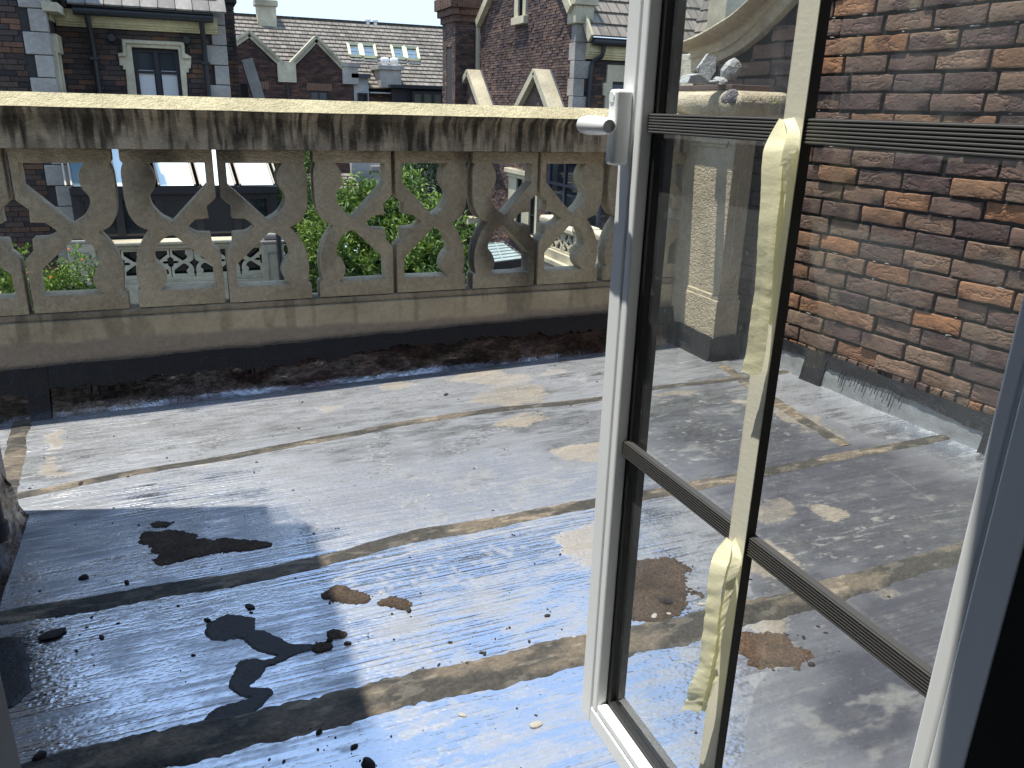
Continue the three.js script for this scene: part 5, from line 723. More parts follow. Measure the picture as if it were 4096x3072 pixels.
// ---------------------------------------------------------------- long house in the middle
const ZM = -33, MH_ = thing('long_house', 'long house with brown tiled roof, twin brick gables and roof windows, in the distance', 'house');
{
  const f = frameZ(ZM), P = (x, y, z = ZM) => onZ(...Z2p(x, y), z), rid0 = P(-400, 108, ZM - 3.4), rid1 = P(2600, 302, ZM - 3.4), rz = ZM - 3.4;
  const ry = P(1000, 200, rz).y, ey = P(1500, 790, ZM + .25).y, x0 = P(-450, 300).x, x1 = P(2700, 300).x;
  const a0 = V(x0, ey, ZM + .25), a1 = V(x1, ey, ZM + .25), b0 = V(x0, ry, rz), b1 = V(x1, ry, rz); tileCourses(MH_, a0, a1, b0, b1, 17, M.tile, 0, .05);
  const rn = V(0, ZM + .25 - rz, ry - ey).normalize(), rc = rn.dot(a0), onRoof = (x, y, lift = 0) => onPlane(...Z2p(x, y), rn, rc + lift);
  mesh('ridge', [new THREE.CylinderGeometry(.12, .12, x1 - x0, 10, 1, false, 0, Math.PI).rotateZ(Math.PI / 2).rotateX(-Math.PI / 2).translate((x0 + x1) / 2, ry, rz)], M.tile, MH_);
  mesh('wall', [box(x0, x1, GY, ey, rz - 3, ZM - .02)], M.mortarFar, MH_);
  // back slope
  { const g = new THREE.BufferGeometry().setFromPoints([b0, b1, V(x1, ey, rz - 4), b0, V(x1, ey, rz - 4), V(x0, ey, rz - 4)]); g.computeVertexNormals(); mesh('roof_back', g, M.tile, MH_); }
  // two gables
  const g0 = ZM + .5, q = (x, y) => { const p = P(x, y, g0); return [p.x, p.y]; }, out = [q(-60, 500), q(215, 345), q(508, 640), q(585, 640), q(810, 392), q(1072, 660), [q(1130, 700)[0], q(1072, 660)[1]], [q(1130, 700)[0], -4], [q(-120, 800)[0], -4]];
    const w1 = [q(752, 800), q(918, 880)], w0_ = [q(250, 786), q(356, 860)], wlow = q(1, 1000)[1] - .5, gs = (() => { const s = shapeOf(out.slice().reverse()); for (const [a, b] of [w1, w0_]) s.holes.push(new THREE.Path([[a[0], wlow], [a[0], a[1] - .02], [b[0], a[1] - .02], [b[0], wlow]].map((v) => new THREE.Vector2(...v)))); return s; })(), gm = mesh('gable_wall', [extr(gs, g0 - .4, g0 - .014)], M.mortarFar, MH_), topAt = (u) => { const L = out.slice(0, 7); for (let i = 0; i < 6; i++) if (u >= L[i][0] && u <= L[i + 1][0]) return L[i][1] + (L[i + 1][1] - L[i][1]) * (u - L[i][0]) / (L[i + 1][0] - L[i][0]); return -9; };
  stuff(bricksMesh(layBricks({ v0: -1.2, v1: q(1, 340)[1], spans: (v) => { const L = []; let on = null; for (let u = out[0][0]; u <= out[7][0]; u += .04) { const ok = topAt(u) > v; if (ok && on === null) on = u; if (!ok && on !== null) { L.push([on, u]); on = null; } } if (on !== null) L.push([on, out[7][0]]); const H = []; if (v < w1[0][1] && v > wlow) H.push([w1[0][0], w1[1][0]], [w0_[0][0], w0_[1][0]]); return L.flatMap(([a, b]) => cut(a, b, H)); }, pal: PALM, seed: 13, len: .23, course: .0745 }), frameZ(g0 - .014), MH_, M.brickFar, 'brick_rest'));
  for (const [a, b] of [[w0_, 1], [w1, 2]]) { windowAt(MH_, frameZ(g0), a[0][0], a[1][0], wlow, a[0][1] - .02, b, 1, { bar: .05, w: -.08 }); const hd = []; for (let u = a[0][0] - .1; u < a[1][0] + .1; u += .085) hd.push(box(u, u + .072, a[0][1], a[0][1] + .26, g0 - .03, g0 + .01)); mesh('brick_lintel', hd, std({ color: C(.17, .095, .06), roughness: .95 }), MH_); }
  const cop = (L) => { const g = []; for (let i = 0; i < L.length - 1; i++) { const a = P(L[i][0], L[i][1], g0), b = P(L[i + 1][0], L[i + 1][1], g0); g.push(bar(V(a.x, a.y, g0 - .2), V(b.x, b.y, g0 - .2), .46, .20), bar(V(a.x, a.y + .1, g0 - .2), V(b.x, b.y + .1, g0 - .2), .62, .09)); } return g; };
  mesh('gable_coping', cop([[-80, 500], [215, 300], [520, 590]]), M.cream, MH_); mesh('gable_coping', cop([[575, 590], [808, 348], [1080, 630]]), M.cream, MH_);
  const kb = P(545, 620, g0), ke = P(1106, 640, g0); mesh('kneeler', [box(kb.x - .33, kb.x + .33, kb.y - .42, kb.y + .28, g0 - .4, g0 + .1)], M.cream, MH_); mesh('kneeler', [box(ke.x - .3, ke.x + .3, ke.y - .42, ke.y + .2, g0 - .4, g0 + .1), box(ke.x - .35, ke.x + .38, ke.y + .2, ke.y + .34, g0 - .42, g0 + .16)], M.greyStone, MH_);
  // gable roofs running back into the main slope
  for (const [a, b, c] of [[[-80, 520], [215, 290], [520, 600]], [[575, 600], [808, 338], [1080, 640]]]) { const A = P(...a, g0), B = P(...b, g0), Cc = P(...c, g0), back = (p) => { const t = (rc - rn.y * p.y) / rn.z; return V(p.x, p.y, t - .05); }; for (const [e, n] of [[A, 1], [Cc, -1]]) tileCourses(MH_, V(e.x, e.y, g0 - .2), back(e), V(B.x, B.y, g0 - .2), back(B), 6, M.tile); }
  mesh('downpipe', [tube([V(kb.x, kb.y - .45, g0 + .06), V(kb.x + .02, -3, g0 + .06)], .05, 4, 8)], M.gutter, MH_);
  // roof windows
  for (const L of [[1085, 385, 1190, 490], [1205, 392, 1325, 500], [1470, 405, 1580, 512], [1590, 418, 1705, 522]]) {
    const c = [[L[0], L[1]], [L[2] - 8, L[1] + 5], [L[2] + 14, L[3] + 6], [L[0] + 22, L[3]]].map(([x, y]) => onRoof(x, y, .07)), fm = [0, 1, 2, 3].map((i) => bar(c[i], c[(i + 1) % 4], i % 2 ? .10 : .16, .10)); const s = mesh('roof_window', fm, std({ color: C(.55, .54, .34), roughness: .5 }), MH_);
    const g = new THREE.BufferGeometry().setFromPoints([c[0], c[2], c[1], c[0], c[3], c[2]].map((p) => p.clone().add(rn.clone().multiplyScalar(-.03)))); g.computeVertexNormals(); mesh('pane', g, M.glassSky, s); mesh('apron', [bar(c[3].clone().addScaledVector(rn, -.05).add(V(0, -.12, .12)), c[2].clone().addScaledVector(rn, -.05).add(V(0, -.12, .12)), .3, .02)], M.white, s);
  }
  // chimney with two pots, grey vent housing with two turbine vents, two small ones on the ridge
  const ch = P(280, 40, rz + .5), ch2 = P(458, 190, rz + .5); const chm = mesh('chimney', [box(ch.x, ch2.x, ch2.y - .4, ch.y, rz - .1, rz + .5), rbox(ch.x - .08, ch2.x + .08, ch.y - .02, ch.y + .2, rz - .18, rz + .58, .02)], M.cream, MH_);
  const turb = (x, y, z, r, parent) => { const g = []; g.push(new THREE.CylinderGeometry(r * .62, r * .7, r * .8, 16).translate(x, y + r * .3, z)); for (let i = 0; i < 16; i++) { const a = i * Math.PI / 8; g.push(new THREE.SphereGeometry(r * .16, 6, 5).scale(1, 4, 1).translate(x + Math.cos(a) * r * .8, y + r * 1.15, z + Math.sin(a) * r * .8)); } g.push(new THREE.SphereGeometry(r * .86, 14, 8).scale(1, .75, 1).translate(x, y + r * 1.2, z)); mesh('turbine_vent', g, M.white, parent); };
  turb(P(320, 30, rz + .2).x, ch.y + .18, rz + .2, .22, MH_); turb(P(400, 30, rz + .2).x, ch.y + .18, rz + .2, .22, MH_); for (const x of [1268, 1335]) { const p = P(x, 215, rz); turb(p.x, ry + .02, rz - .1, .13, MH_); }
  const v0 = P(1375, 615, ZM + .6), v1 = P(1562, 780, ZM + .6); mesh('vent_housing', [box(v0.x, v1.x, v1.y, v0.y, ZM - .8, ZM + .6), rbox(v0.x - .1, v1.x + .1, v0.y, v0.y + .17, ZM - .85, ZM + .68, .02)], M.greyStone, MH_);
  for (const x of [1420, 1503]) turb(P(x, 600, ZM + .3).x, v0.y + .16, ZM + .2, .17, MH_);
  // lean-to parts below the eave
  const d0 = P(1135, 690, ZM + .4), d1 = P(1275, 900, ZM + .4); mesh('porch', [box(d0.x, d1.x, -4, d0.y, ZM, ZM + .4)], M.paleWall, MH_); mesh('flat_roof', [box(d0.x - .1, d1.x + .05, d0.y, d0.y + .16, ZM, ZM + .6)], M.darkTile, MH_); windowAt(MH_, frameZ(ZM + .4), P(1140, 1, ZM + .4).x, P(1232, 1, ZM + .4).x, -2, P(1, 782, ZM + .4).y, 1, 1, { w: .10 });
  const k0 = P(1480, 770, ZM + .8), k1 = P(1925, 800, ZM + .8); mesh('lean_to', [box(k0.x, k1.x, -4, k0.y - .05, ZM, ZM + .7), box(k0.x - .1, k1.x + .3, k0.y - .03, k0.y + .09, ZM, ZM + 1)], M.frameDark, MH_); windowAt(MH_, frameZ(ZM + .8), P(1640, 1, ZM + .8).x, k1.x, -2, k0.y - .12, 3, 1, { w: .10, bar: .08, glass: phy({ color: C(.10, .10, .07), roughness: .08 }) });
  const m0 = P(1275, 800, ZM + .3); mesh('low_wall', [box(m0.x, P(1480, 1, ZM + .3).x, m0.y - .1, P(1, 770, ZM + .3).y, ZM - .1, ZM + .5)], M.paleWall, MH_); stuff(bricksMesh(layBricks({ v0: -1, v1: m0.y - .1, spans: () => [[m0.x, P(1480, 1, ZM + .3).x]], pal: PALM, seed: 17, course: .0745 }), frameZ(ZM + .3), MH_, M.brickFar, 'brick_rest'));
  // pale rendered annexe lower down, in front
  const an = thing('pale_annexe', 'pale rendered annexe with a small dark tiled roof beside it, behind the bushes', 'annexe'), za = -27, A0 = onZ(...Z7p(1120, 355), za), A1 = onZ(...Z7p(1842, 355), za);
  mesh('wall', [box(A0.x, A1.x, GY, onZ(...Z7p(1300, 250), za).y, za - 3, za)], M.paleWall, an); const sl = onZ(...Z7p(1330, 372), za + .1); mesh('sill', [rbox(onZ(...Z7p(1280, 1), za + .1).x, onZ(...Z7p(1385, 1), za + .1).x, sl.y - .12, sl.y + .04, za - .02, za + .14, .02)], M.greyStone, an); mesh('sill', [rbox(onZ(...Z7p(1745, 1), za + .1).x, A1.x, sl.y - .12, sl.y + .04, za - .02, za + .14, .02)], M.greyStone, an);
  const r0 = onZ(...Z7p(950, 630), za + 1.6), r1 = onZ(...Z7p(1235, 630), za + 1.6); tileCourses(an, V(r0.x - .6, r0.y, za + 1.6), V(r1.x + .05, r0.y, za + 1.6), V(r0.x - .6, onZ(...Z7p(1000, 430), za + .1).y, za + .1), V(onZ(...Z7p(1120, 430), za + .1).x, onZ(...Z7p(1000, 430), za + .1).y, za + .1), 7);
  mesh('ledge', [box(onZ(...Z7p(1120, 650), za + 1.7).x, onZ(...Z7p(1290, 650), za + 1.7).x, r0.y - .5, r0.y - .1, za, za + 1.7)], M.paleWall, an); mesh('brick_stub', [box(onZ(...Z7p(940, 400), za - .3).x, A0.x, GY, onZ(...Z7p(940, 330), za - .3).y, za - 2, za - .3)], std({ color: C(.13, .07, .055), map: T.brickTone, roughness: .95 }), an);
}

// ---------------------------------------------------------------- house on the right: its brick flank faces -x, its front faces the terrace
const XR = 8.9, ZF = -17.9, RH = thing('gable_house', 'large brick house on the right with a sunlit flank, corner stones and a tall chimney', 'house');
{
  const F = frameX(XR), P = (x, y) => onX(...Z3p(x, y), XR), zc = P(1335, 400).z, ZF2 = zc, ytop = 9;
  const sl = [P(500, 210), P(535, 130), P(590, 0)], zfar = P(492, 300).z, kn = P(1335, 90), kt = P(1300, 0), zEnd = -38;
  const spans = (v) => { let a = zfar, b = ZF2 - .16; if (v > sl[0].y) a = zfar + (v - sl[0].y) * (sl[2].z - sl[0].z) / (sl[2].y - sl[0].y); if (v > kn.y) b = Math.min(b, kn.z + (v - kn.y) * (kt.z - kn.z) / (kt.y - kn.y)); return b > a ? [[a, b]] : []; };
  const prof = []; { const L = []; for (let v = -6.2; v < 8; v += .2) { const s = spans(v)[0]; if (s) L.push([v, s]); } L.forEach(([v, s]) => prof.push([s[1], v])); [...L].reverse().forEach(([v, s]) => prof.push([s[0], v])); }
  mesh('wall', [yawX(extr(prof, -.25, -.014).scale(1, 1, 1)).translate(0, 0, 0).rotateY(0)].map((g) => { // (u, v, w) -> x = XR - w, z = u
    const s = shapeOf(prof); return extr(s, -.25, -.014); }).map((g) => { const p = g.attributes.position; for (let i = 0; i < p.count; i++) p.setXYZ(i, XR - p.getZ(i), p.getY(i), p.getX(i)); const ix = g.index; g.computeVertexNormals(); return g; }), M.mortarFar, RH);
  // openings of the flank: slit window above, cream framed window and dark bay below
  const w = { z0: P(852, 80).z, z1: P(893, 80).z, y0: P(870, 150).y, y1: 6.5 }, o = { z0: P(818, 100).z, z1: P(920, 90).z, y0: P(860, 205).y };
  const R2 = (x, y) => onX(...ZRp(x, y), XR), win = { z0: R2(1140, 300).z, z1: R2(1440, 300).z, y0: R2(1300, 905).y, y1: R2(1250, 215).y }, bay = { z0: R2(1545, 300).z, z1: R2(2080, 300).z, y0: R2(1700, 760).y, y1: R2(1650, 60).y };
  const list = layBricks({ v0: -3.2, v1: 5.4, spans: (v) => spans(v).flatMap(([a, b]) => cut(a, b, [...(v > o.y0 && v < 6 ? [[o.z0, o.z1]] : []), ...(v > win.y0 && v < win.y1 ? [[win.z0, win.z1]] : []), ...(v > bay.y0 && v < bay.y1 ? [[bay.z0, bay.z1]] : [])])), pal: PALR, seed: 21, len: .2, depth: .028, irregular: .008, joint: .012 });
  stuff(bricksMesh(list, F, RH, M.brickFar, 'brick_rest'));
  const B = (z0, z1, y0, y1, x0, x1) => rbox(XR - x1, XR - x0, y0, y1, z0, z1, .008);
  mesh('window_surround', [B(o.z0, w.z0, o.y0 + .12, 6.5, -.02, .10), B(w.z1, o.z1, o.y0 + .12, 6.5, -.02, .10), B(o.z0 - .05, o.z1 + .05, o.y0 - .04, w.y0, -.02, .17)], M.cream, RH); windowAt(RH, F, w.z0, w.z1, w.y0, 6.4, 1, 1, { w: .05, bar: .04 });
  const wz = (x) => R2(x, 500).z; mesh('window_surround', [B(win.z0, wz(1215), win.y0 + .15, win.y1 - .2, -.05, .10), B(wz(1275), wz(1350), win.y0 + .15, win.y1 - .2, -.05, .10), B(wz(1412), win.z1, win.y0 + .15, win.y1 - .2, -.05, .10), B(win.z0 - .02, win.z1, win.y0, win.y0 + .15, -.05, .18), B(win.z0 - .04, win.z1, win.y1 - .2, win.y1 - .06, -.05, .14), B(win.z0 - .08, win.z1, win.y1 - .08, win.y1 + .04, -.05, .22)], M.cream, RH);
  windowAt(RH, F, wz(1215), wz(1275), win.y0 + .15, win.y1 - .2, 1, [0, .38, 1], { w: .045, bar: .05 }); windowAt(RH, F, wz(1350), wz(1412), win.y0 + .15, win.y1 - .2, 1, [0, .38, 1], { w: .045, bar: .05 });
  windowAt(RH, F, bay.z0, bay.z1, bay.y0, bay.y1, 3, [0, .58, 1], { w: .08, bar: .09, mat: std({ color: C(.03, .035, .05), roughness: .35 }) });
  // sloping copings of the flank and the kneeler
  const cp = (a, b, d) => bar(a.clone().add(V(-.02, 0, 0)), b.clone().add(V(-.02, 0, 0)), .34, .22); const up2 = sl[2].clone().add(sl[2].clone().sub(sl[0]).multiplyScalar(2.2)), kUp = kt.clone().add(kt.clone().sub(kn).multiplyScalar(6));
  mesh('gable_coping', [cp(sl[0], up2), rbox(XR - .12, XR + .2, sl[0].y - 1.4, sl[0].y + .02, zfar - .12, zfar + .05, .02)], M.cream, RH); mesh('gable_coping', [cp(kn, kUp)], M.cream, RH);
  const ky = P(1340, 210).y, ky2 = P(1340, 50).y; mesh('kneeler', [rbox(XR - .10, XR + .38, ky, ky2, ZF2 - .34, ZF2 + .12, .02), rbox(XR - .16, XR + .46, ky2, ky2 + .22, ZF2 - .40, ZF2 + .18, .02), rbox(XR - .10, XR + .38, ky2 + .22, ky2 + .7, ZF2 - .34, ZF2 + .12, .02)], M.cream, RH);
  for (let k = 0; k < 24; k++) { const h = .40, y = ky - (k + 1) * h, a = k % 2 ? .26 : .44; mesh('corner_stone', rbox(XR - .035, XR + a, y + .005, y + h - .005, ZF2 - (k % 2 ? .30 : .2), ZF2 + .035, .012), M.greyStone, RH); }
  // front, in shade
  const Ff = frameZ(ZF2), Q = (x, y, z = ZF2) => onZ(...Z3p(x, y), z), cb = Q(1600, 530).y, ct = Q(1600, 395).y, xe = 15.5;
  mesh('wall', [box(XR + .3, xe, GY, ct + .1, ZF2 - 5, ZF2 - .35)], M.mortarFar, RH);
  const fs = { x0: Q(1575, 700).x, x1: Q(1575, 700).x + 1.9, y1: Q(1650, 575).y, y0: -1 };
  stuff(bricksMesh(layBricks({ v0: -3.2, v1: cb, spans: (v) => cut(XR + .2, xe, v < fs.y1 && v > fs.y0 ? [[fs.x0 + .15, fs.x1 - .15]] : []), pal: PALD, seed: 25, len: .22 }), frameZ(ZF2 - .014), RH, M.brickFar, 'brick_rest'));
  const gx = Q(1605, 600).x, gx2 = Q(1655, 660).x; mesh('window_surround', [extr([[gx, fs.y1], [fs.x1, fs.y1], [fs.x1, fs.y0], [fs.x1 - .35, fs.y0], [fs.x1 - .35, fs.y1 - .38], [gx2, fs.y1 - .38], [gx2, fs.y0], [Q(1590, 800).x, fs.y0], [Q(1588, 790).x, Q(1, 795).y], [Q(1575, 700).x, Q(1, 785).y], [Q(1568, 700).x, Q(1, 672).y], [gx, Q(1, 665).y]], ZF2 - .06, ZF2 + .07, .012)], M.cream, RH); windowAt(RH, Ff, gx2, fs.x1 - .35, fs.y0, fs.y1 - .38, 2, 1, { w: -.05, bar: .06 });
  mesh('wall', slab(XR + .02, xe, GY, ct + .1, ZF2 - .34, ZF2 - .014, [[gx2, fs.x1 - .35, fs.y0, fs.y1 - .38]]), M.mortarFar, RH); mesh('room_wall', box(gx2, fs.x1 - .35, fs.y0, fs.y1 - .38, ZF2 - .3, ZF2 - .22), M.black, RH);
  const cy = (t) => cb + (ct - cb) * t, cprof = [[0, 0], [.06, 0], [.07, .12], [.11, .15], [.11, .25], [.15, .29], [.16, .42], [.19, .45], [.2, 1], [0, 1]].map(([z, t]) => [z, cy(t)]); mesh('cornice', [alongX(cprof, XR + .25, xe, ZF2)], M.corniceCream, RH);
  const g0 = Q(1490, 365, ZF2 + .32); mesh('gutter', [new THREE.CylinderGeometry(.09, .09, xe - g0.x, 18).rotateZ(Math.PI / 2).translate((xe + g0.x) / 2, g0.y, ZF2 + .32)], M.gutter, RH);
  const dp = Q(1565, 400, ZF2 + .2).x; mesh('downpipe', [tube([V(dp, g0.y - .08, ZF2 + .3), V(dp - .01, g0.y - .3, ZF2 + .27), V(dp - .14, cb - .05, ZF2 + .1), V(dp - .2, cb - .35, ZF2 + .1), V(dp - .2, -2, ZF2 + .1)], .055, 40, 10)], M.gutter, RH);
  const rs0 = Q(1470, 300, ZF2 + .4).x, ry = g0.y + .1; tileCourses(RH, V(rs0, ry, ZF2 + .42), V(xe, ry, ZF2 + .42), V(rs0 - .1, ry + 3.4, ZF2 - 2.6), V(xe, ry + 3.4, ZF2 - 2.6), 12, M.tile, 0, .045);
  mesh('barge_end', [bar(V(rs0 - .02, ry - .05, ZF2 + .44), V(rs0 - .02, ry + .42, ZF2 + .05), .06, .22)], M.cream, RH); mesh('lead_flashing', [bar(V(rs0 - .05, ry + .35, ZF2 + .10), V(rs0 - .05, ry + 3.4, ZF2 - 2.58), .14, .06)], M.lead, RH);
  // wing beyond, whose roof slopes the other way, with its valley
  const va = onZ(1471, 140, ZF2 + .5), vb = onZ(1518, -12, ZF2 - 1.2); mesh('valley_board', [bar(V(va.x, va.y, va.z), V(vb.x, vb.y, vb.z), .2, .08)], M.white, RH); tileCourses(RH, V(va.x + .05, va.y - .05, va.z + 1.2), V(va.x + .05, va.y - .05, va.z - .05), V(va.x + 2.6, va.y + 2.9, va.z + 1.2), V(va.x + 1.7, va.y + 2.9, va.z - 1.2), 11, M.tile, 0, .045);
  const wc = onZ(1566, 40, ZF2 + 1.9), wb = onZ(1617, 40, ZF2 + 1.9); mesh('wing_chimney', [rbox(wc.x, wb.x + .2, wc.y - 1.6, wc.y + 1.6, ZF2 + 1.2, ZF2 + 1.9, .02), rbox(wc.x + .2, wb.x + .3, wc.y - .05, wc.y + .12, ZF2 + 1.1, ZF2 + 2, .02)], M.cream, RH);
  // chimney
  const cx0 = 8.16, cz0 = -25.4, cz1 = -26.75, cy1 = onZ(...Z3p(270, 190), cz0).y, steps = [[onZ(...Z3p(270, 190), cz0).y, onZ(...Z3p(270, 130), cz0).y, .05], [onZ(...Z3p(270, 130), cz0).y, onZ(...Z3p(255, 66), cz0).y, .13], [onZ(...Z3p(255, 66), cz0).y, onZ(...Z3p(255, -40), cz0).y, .21]];
  const chm = mesh('chimney', [box(cx0 + .014, XR, -6, cy1, cz1, cz0 - .014), box(cx0 - .1, XR + .1, cy1 + 1.2, cy1 + 1.9, cz1 - .1, cz0 + .1)], M.mortarFar, RH);
  stuff(bricksMesh(layBricks({ v0: -1.5, v1: cy1, spans: () => [[cx0, XR]], pal: PALR.map((c) => c.map((v) => v * .8)), seed: 27 }), frameZ(cz0 - .014), chm, M.brickFar, 'brick_rest')); stuff(bricksMesh(layBricks({ v0: -1.5, v1: cy1, spans: (v) => { const a = onX(...Z3p(190, 420), cx0), b = onX(...Z3p(243, 420), cx0); return cut(cz1, cz0, v < a.y ? [[Math.min(a.z, b.z), Math.max(a.z, b.z)]] : []); }, pal: PALR, seed: 29, irregular: .006 }), frameX(cx0 + .014), chm, M.brickFar, 'brick_rest'));
  steps.forEach(([a, b, d], i) => { const g = []; for (let x = cx0 - d; x < XR + d; x += .075) g.push(box(x, x + .064, a + .006, b - .004, cz0 + d - .2, cz0 + d + .012 * rnd())); for (let z = cz1 - d; z < cz0 + d; z += .075) g.push(box(cx0 - d - .012 * rnd(), cx0 - d + .2, a + .006, b - .004, z, z + .064)); const m = mesh('corbel_course', g, std({ color: C(.16, .09, .065), map: T.brickTone, roughness: .95 }), RH); m.userData.kind = 'stuff'; mesh('corbel_core', box(cx0 - d + .012, XR + d, a, b, cz1 - d, cz0 + d - .012), M.mortarFar, RH); });
  // small gabled dormers on the flank
  const xg = 8.4, dormer = (apex, near, far, zr) => { const G = (q) => onX(...Z3p(...q), xg), A = G(apex), N = G(near), Fv = G(far), c = (a, b) => bar(a, b, .5, .13); mesh('dormer_coping', [bar(A.clone().add(V(.2, .02, 0)), N.clone().add(V(.2, 0, 0)).add(N.clone().sub(A).multiplyScalar(.35)), .42, .17), bar(A.clone().add(V(.2, .02, 0)), Fv.clone().add(V(.2, 0, 0)).add(Fv.clone().sub(A).multiplyScalar(.35)), .42, .17)], M.cream, RH);
    const Nd = N.clone().sub(A), Fd = Fv.clone().sub(A); mesh('dormer_wall', (() => { const g = new THREE.BufferGeometry().setFromPoints([A.clone().add(V(.14, -.1, 0)), Fv.clone().add(Fd).add(V(.14, 0, 0)), N.clone().add(Nd).add(V(.14, 0, 0))]); g.computeVertexNormals(); return g; })(), std({ color: C(.14, .09, .075), map: T.brickTone, roughness: .95 }), RH);
    const e = N.clone().add(Nd.clone().multiplyScalar(.4)); tileCourses(RH, V(xg + .2, e.y - .04, e.z), V(XR + .02, e.y - .04, e.z), V(xg + .2, A.y - .02, A.z), V(XR + .02, A.y - .02, A.z), 6, M.tile, 0, .04); mesh('lead_flashing', [bar(V(XR - .04, e.y, e.z), V(XR - .04, A.y + .06, A.z), .10, .09)], M.lead, RH); };
  dormer([960, 640], [1075, 950], [800, 950]); dormer([370, 640], [480, 950], [210, 950]);
  // lower flank: balcony, downpipe
  const bt = thing('balcony', 'sunlit cream balcony with small pierced panels on the right house', 'balcony'), XB = 8.0, S = (x, y) => onX(...ZRp(x, y), XB), z0 = S(1600, 900).z, z1 = S(1790, 900).z, t0 = S(1700, 845).y, p0 = S(1700, 1070).y, zz0 = S(1480, 900).z - .1, zz1 = S(2070, 800).z;
  mesh('plinth', [rbox(XB - .05, XB + .8, p0 - .2, p0, zz0, zz1, .01), rbox(XB - .15, XB + .8, p0 - .32, p0 - .2, zz0, zz1, .02), rbox(XB, XB + .8, p0 - 1.4, p0 - .32, zz0, zz1, .01)], M.cream, bt); mesh('coping', [rbox(XB - .06, XB + .25, t0, t0 + .10, zz0, zz1, .02)], M.cream, bt);
  for (const z of [zz0 + .2, z1 + .25, zz1 - .2]) { mesh('pier', [rbox(XB - .04, XB + .3, p0, t0 + .05, z - .22, z + .22, .01)], M.cream, bt); mesh('pier_cap', [rbox(XB - .10, XB + .36, t0 + .05, t0 + .24, z - .30, z + .30, .07, 4)], M.cream, bt); }
  const nn = Math.max(2, Math.round((z1 - zz0 - .4) / .36)), pw = (z1 - zz0 - .4) / nn; for (let i = 0; i < nn; i++) { const m = new THREE.Mesh(i % 2 ? PG : PGm, M.cream); m.name = 'pierced_panel'; m.rotation.y = -Math.PI / 2; m.scale.set((pw - .01) / .349, (t0 - p0) / .625, .6); m.position.set(XB, p0, i % 2 ? zz0 + .4 + i * pw : zz0 + .4 + (i + 1) * pw); bt.add(m); } mesh('dark_glass', [box(XB + .14, XB + .15, p0, t0, zz0 + .4, z1)], M.glassSky, bt);
  const cn = thing('glass_canopy', 'pale glazed canopy roof with a scalloped edge, low beside the right house', 'canopy'), cA = onX(...ZRp(875, 955), 6.2), c1 = onPlane(...ZRp(875, 965), yUp, -2.4), c2 = onPlane(...ZRp(1070, 945), yUp, -2.4), c3 = onPlane(...ZRp(1285, 1105), yUp, -2.4), c4 = onPlane(...ZRp(800, 1170), yUp, -2.4);
  { const g = new THREE.BufferGeometry().setFromPoints([c1, c4, c3, c1, c3, c2]); g.computeVertexNormals(); mesh('roof_pane', g, M.canopyGlass, cn); const bs = []; for (let i = 0; i <= 6; i++) { const t = i / 6; bs.push(bar(c1.clone().lerp(c4, t).add(V(0, .02, 0)), c2.clone().lerp(c3, t).add(V(0, .015, 0)), .03, .02)); } bs.push(bar(c1.clone().lerp(c2, .5).add(V(0, .025, 0)), c4.clone().lerp(c3, .5).add(V(0, .02, 0)), .03, .02)); mesh('glazing_bar', bs, std({ color: C(.30, .36, .35), roughness: .6 }), cn); mesh('edge_beam', [bar(c4.clone().add(V(0, -.1, 0)), c3.clone().add(V(0, -.1, 0)), .1, .2), bar(c2.clone().add(V(0, -.1, 0)), c3.clone().add(V(0, -.1, 0)), .1, .2)], M.frameDark, cn); for (const t of [0, .3, .65, 1]) { const p = c4.clone().lerp(c3, t); mesh('post', box(p.x - .05, p.x + .05, GY, p.y - .1, p.z - .05, p.z + .05), M.frameDark, cn); } const sc = []; for (let i = 0; i < 12; i++) { const p = c4.clone().lerp(c3, (i + .5) / 12), w = c4.distanceTo(c3) / 24; sc.push(new THREE.CircleGeometry(w, 14, Math.PI, Math.PI).scale(1, .6, 1).rotateY(-Math.atan2(c3.z - c4.z, c3.x - c4.x)).translate(p.x, p.y - .2, p.z - .02)); } mesh('scalloped_edge', sc, std({ color: C(.6, .58, .5), side: THREE.DoubleSide }), cn); }
  const pp = thing('rain_pipe', 'thin black rain pipe on the dark wall beyond the right bushes', 'pipe'), pr = onZ(...ZRp(675, 800), -24); mesh('pipe', [tube([V(pr.x, .5, -24), V(pr.x, GY, -24)], .05, 4, 8)], M.black, pp);
  const bw = thing('brick_annexe', 'dark shaded brick wall of a low annexe left of the right house flank', 'annexe'), ba = onZ(...ZRp(560, 700), -24.3).x, bb = onZ(...ZRp(1082, 400), -24.3).x; mesh('wall', [box(ba, XR, GY, .35, -26, -24.32)], M.mortarFar, bw); stuff(bricksMesh(layBricks({ v0: -4.5, v1: .3, spans: () => [[ba, XR]], pal: PALD, seed: 33 }), frameZ(-24.32), bw, M.brickFar, 'brick_rest')); const sg = onZ(...ZRp(930, 520), -24.25); mesh('wall_panel', [box(sg.x - .2, sg.x + .25, sg.y - .45, sg.y + .35, -24.32, -24.26)], M.greyStone, bw); const sh = onZ(...ZRp(760, 705), -23.9); mesh('ledge', [rbox(onZ(...ZRp(690, 1), -23.9).x, onZ(...ZRp(830, 1), -23.9).x, sh.y - .16, sh.y + .06, -24.3, -23.8, .02)], M.cream, bw);
}
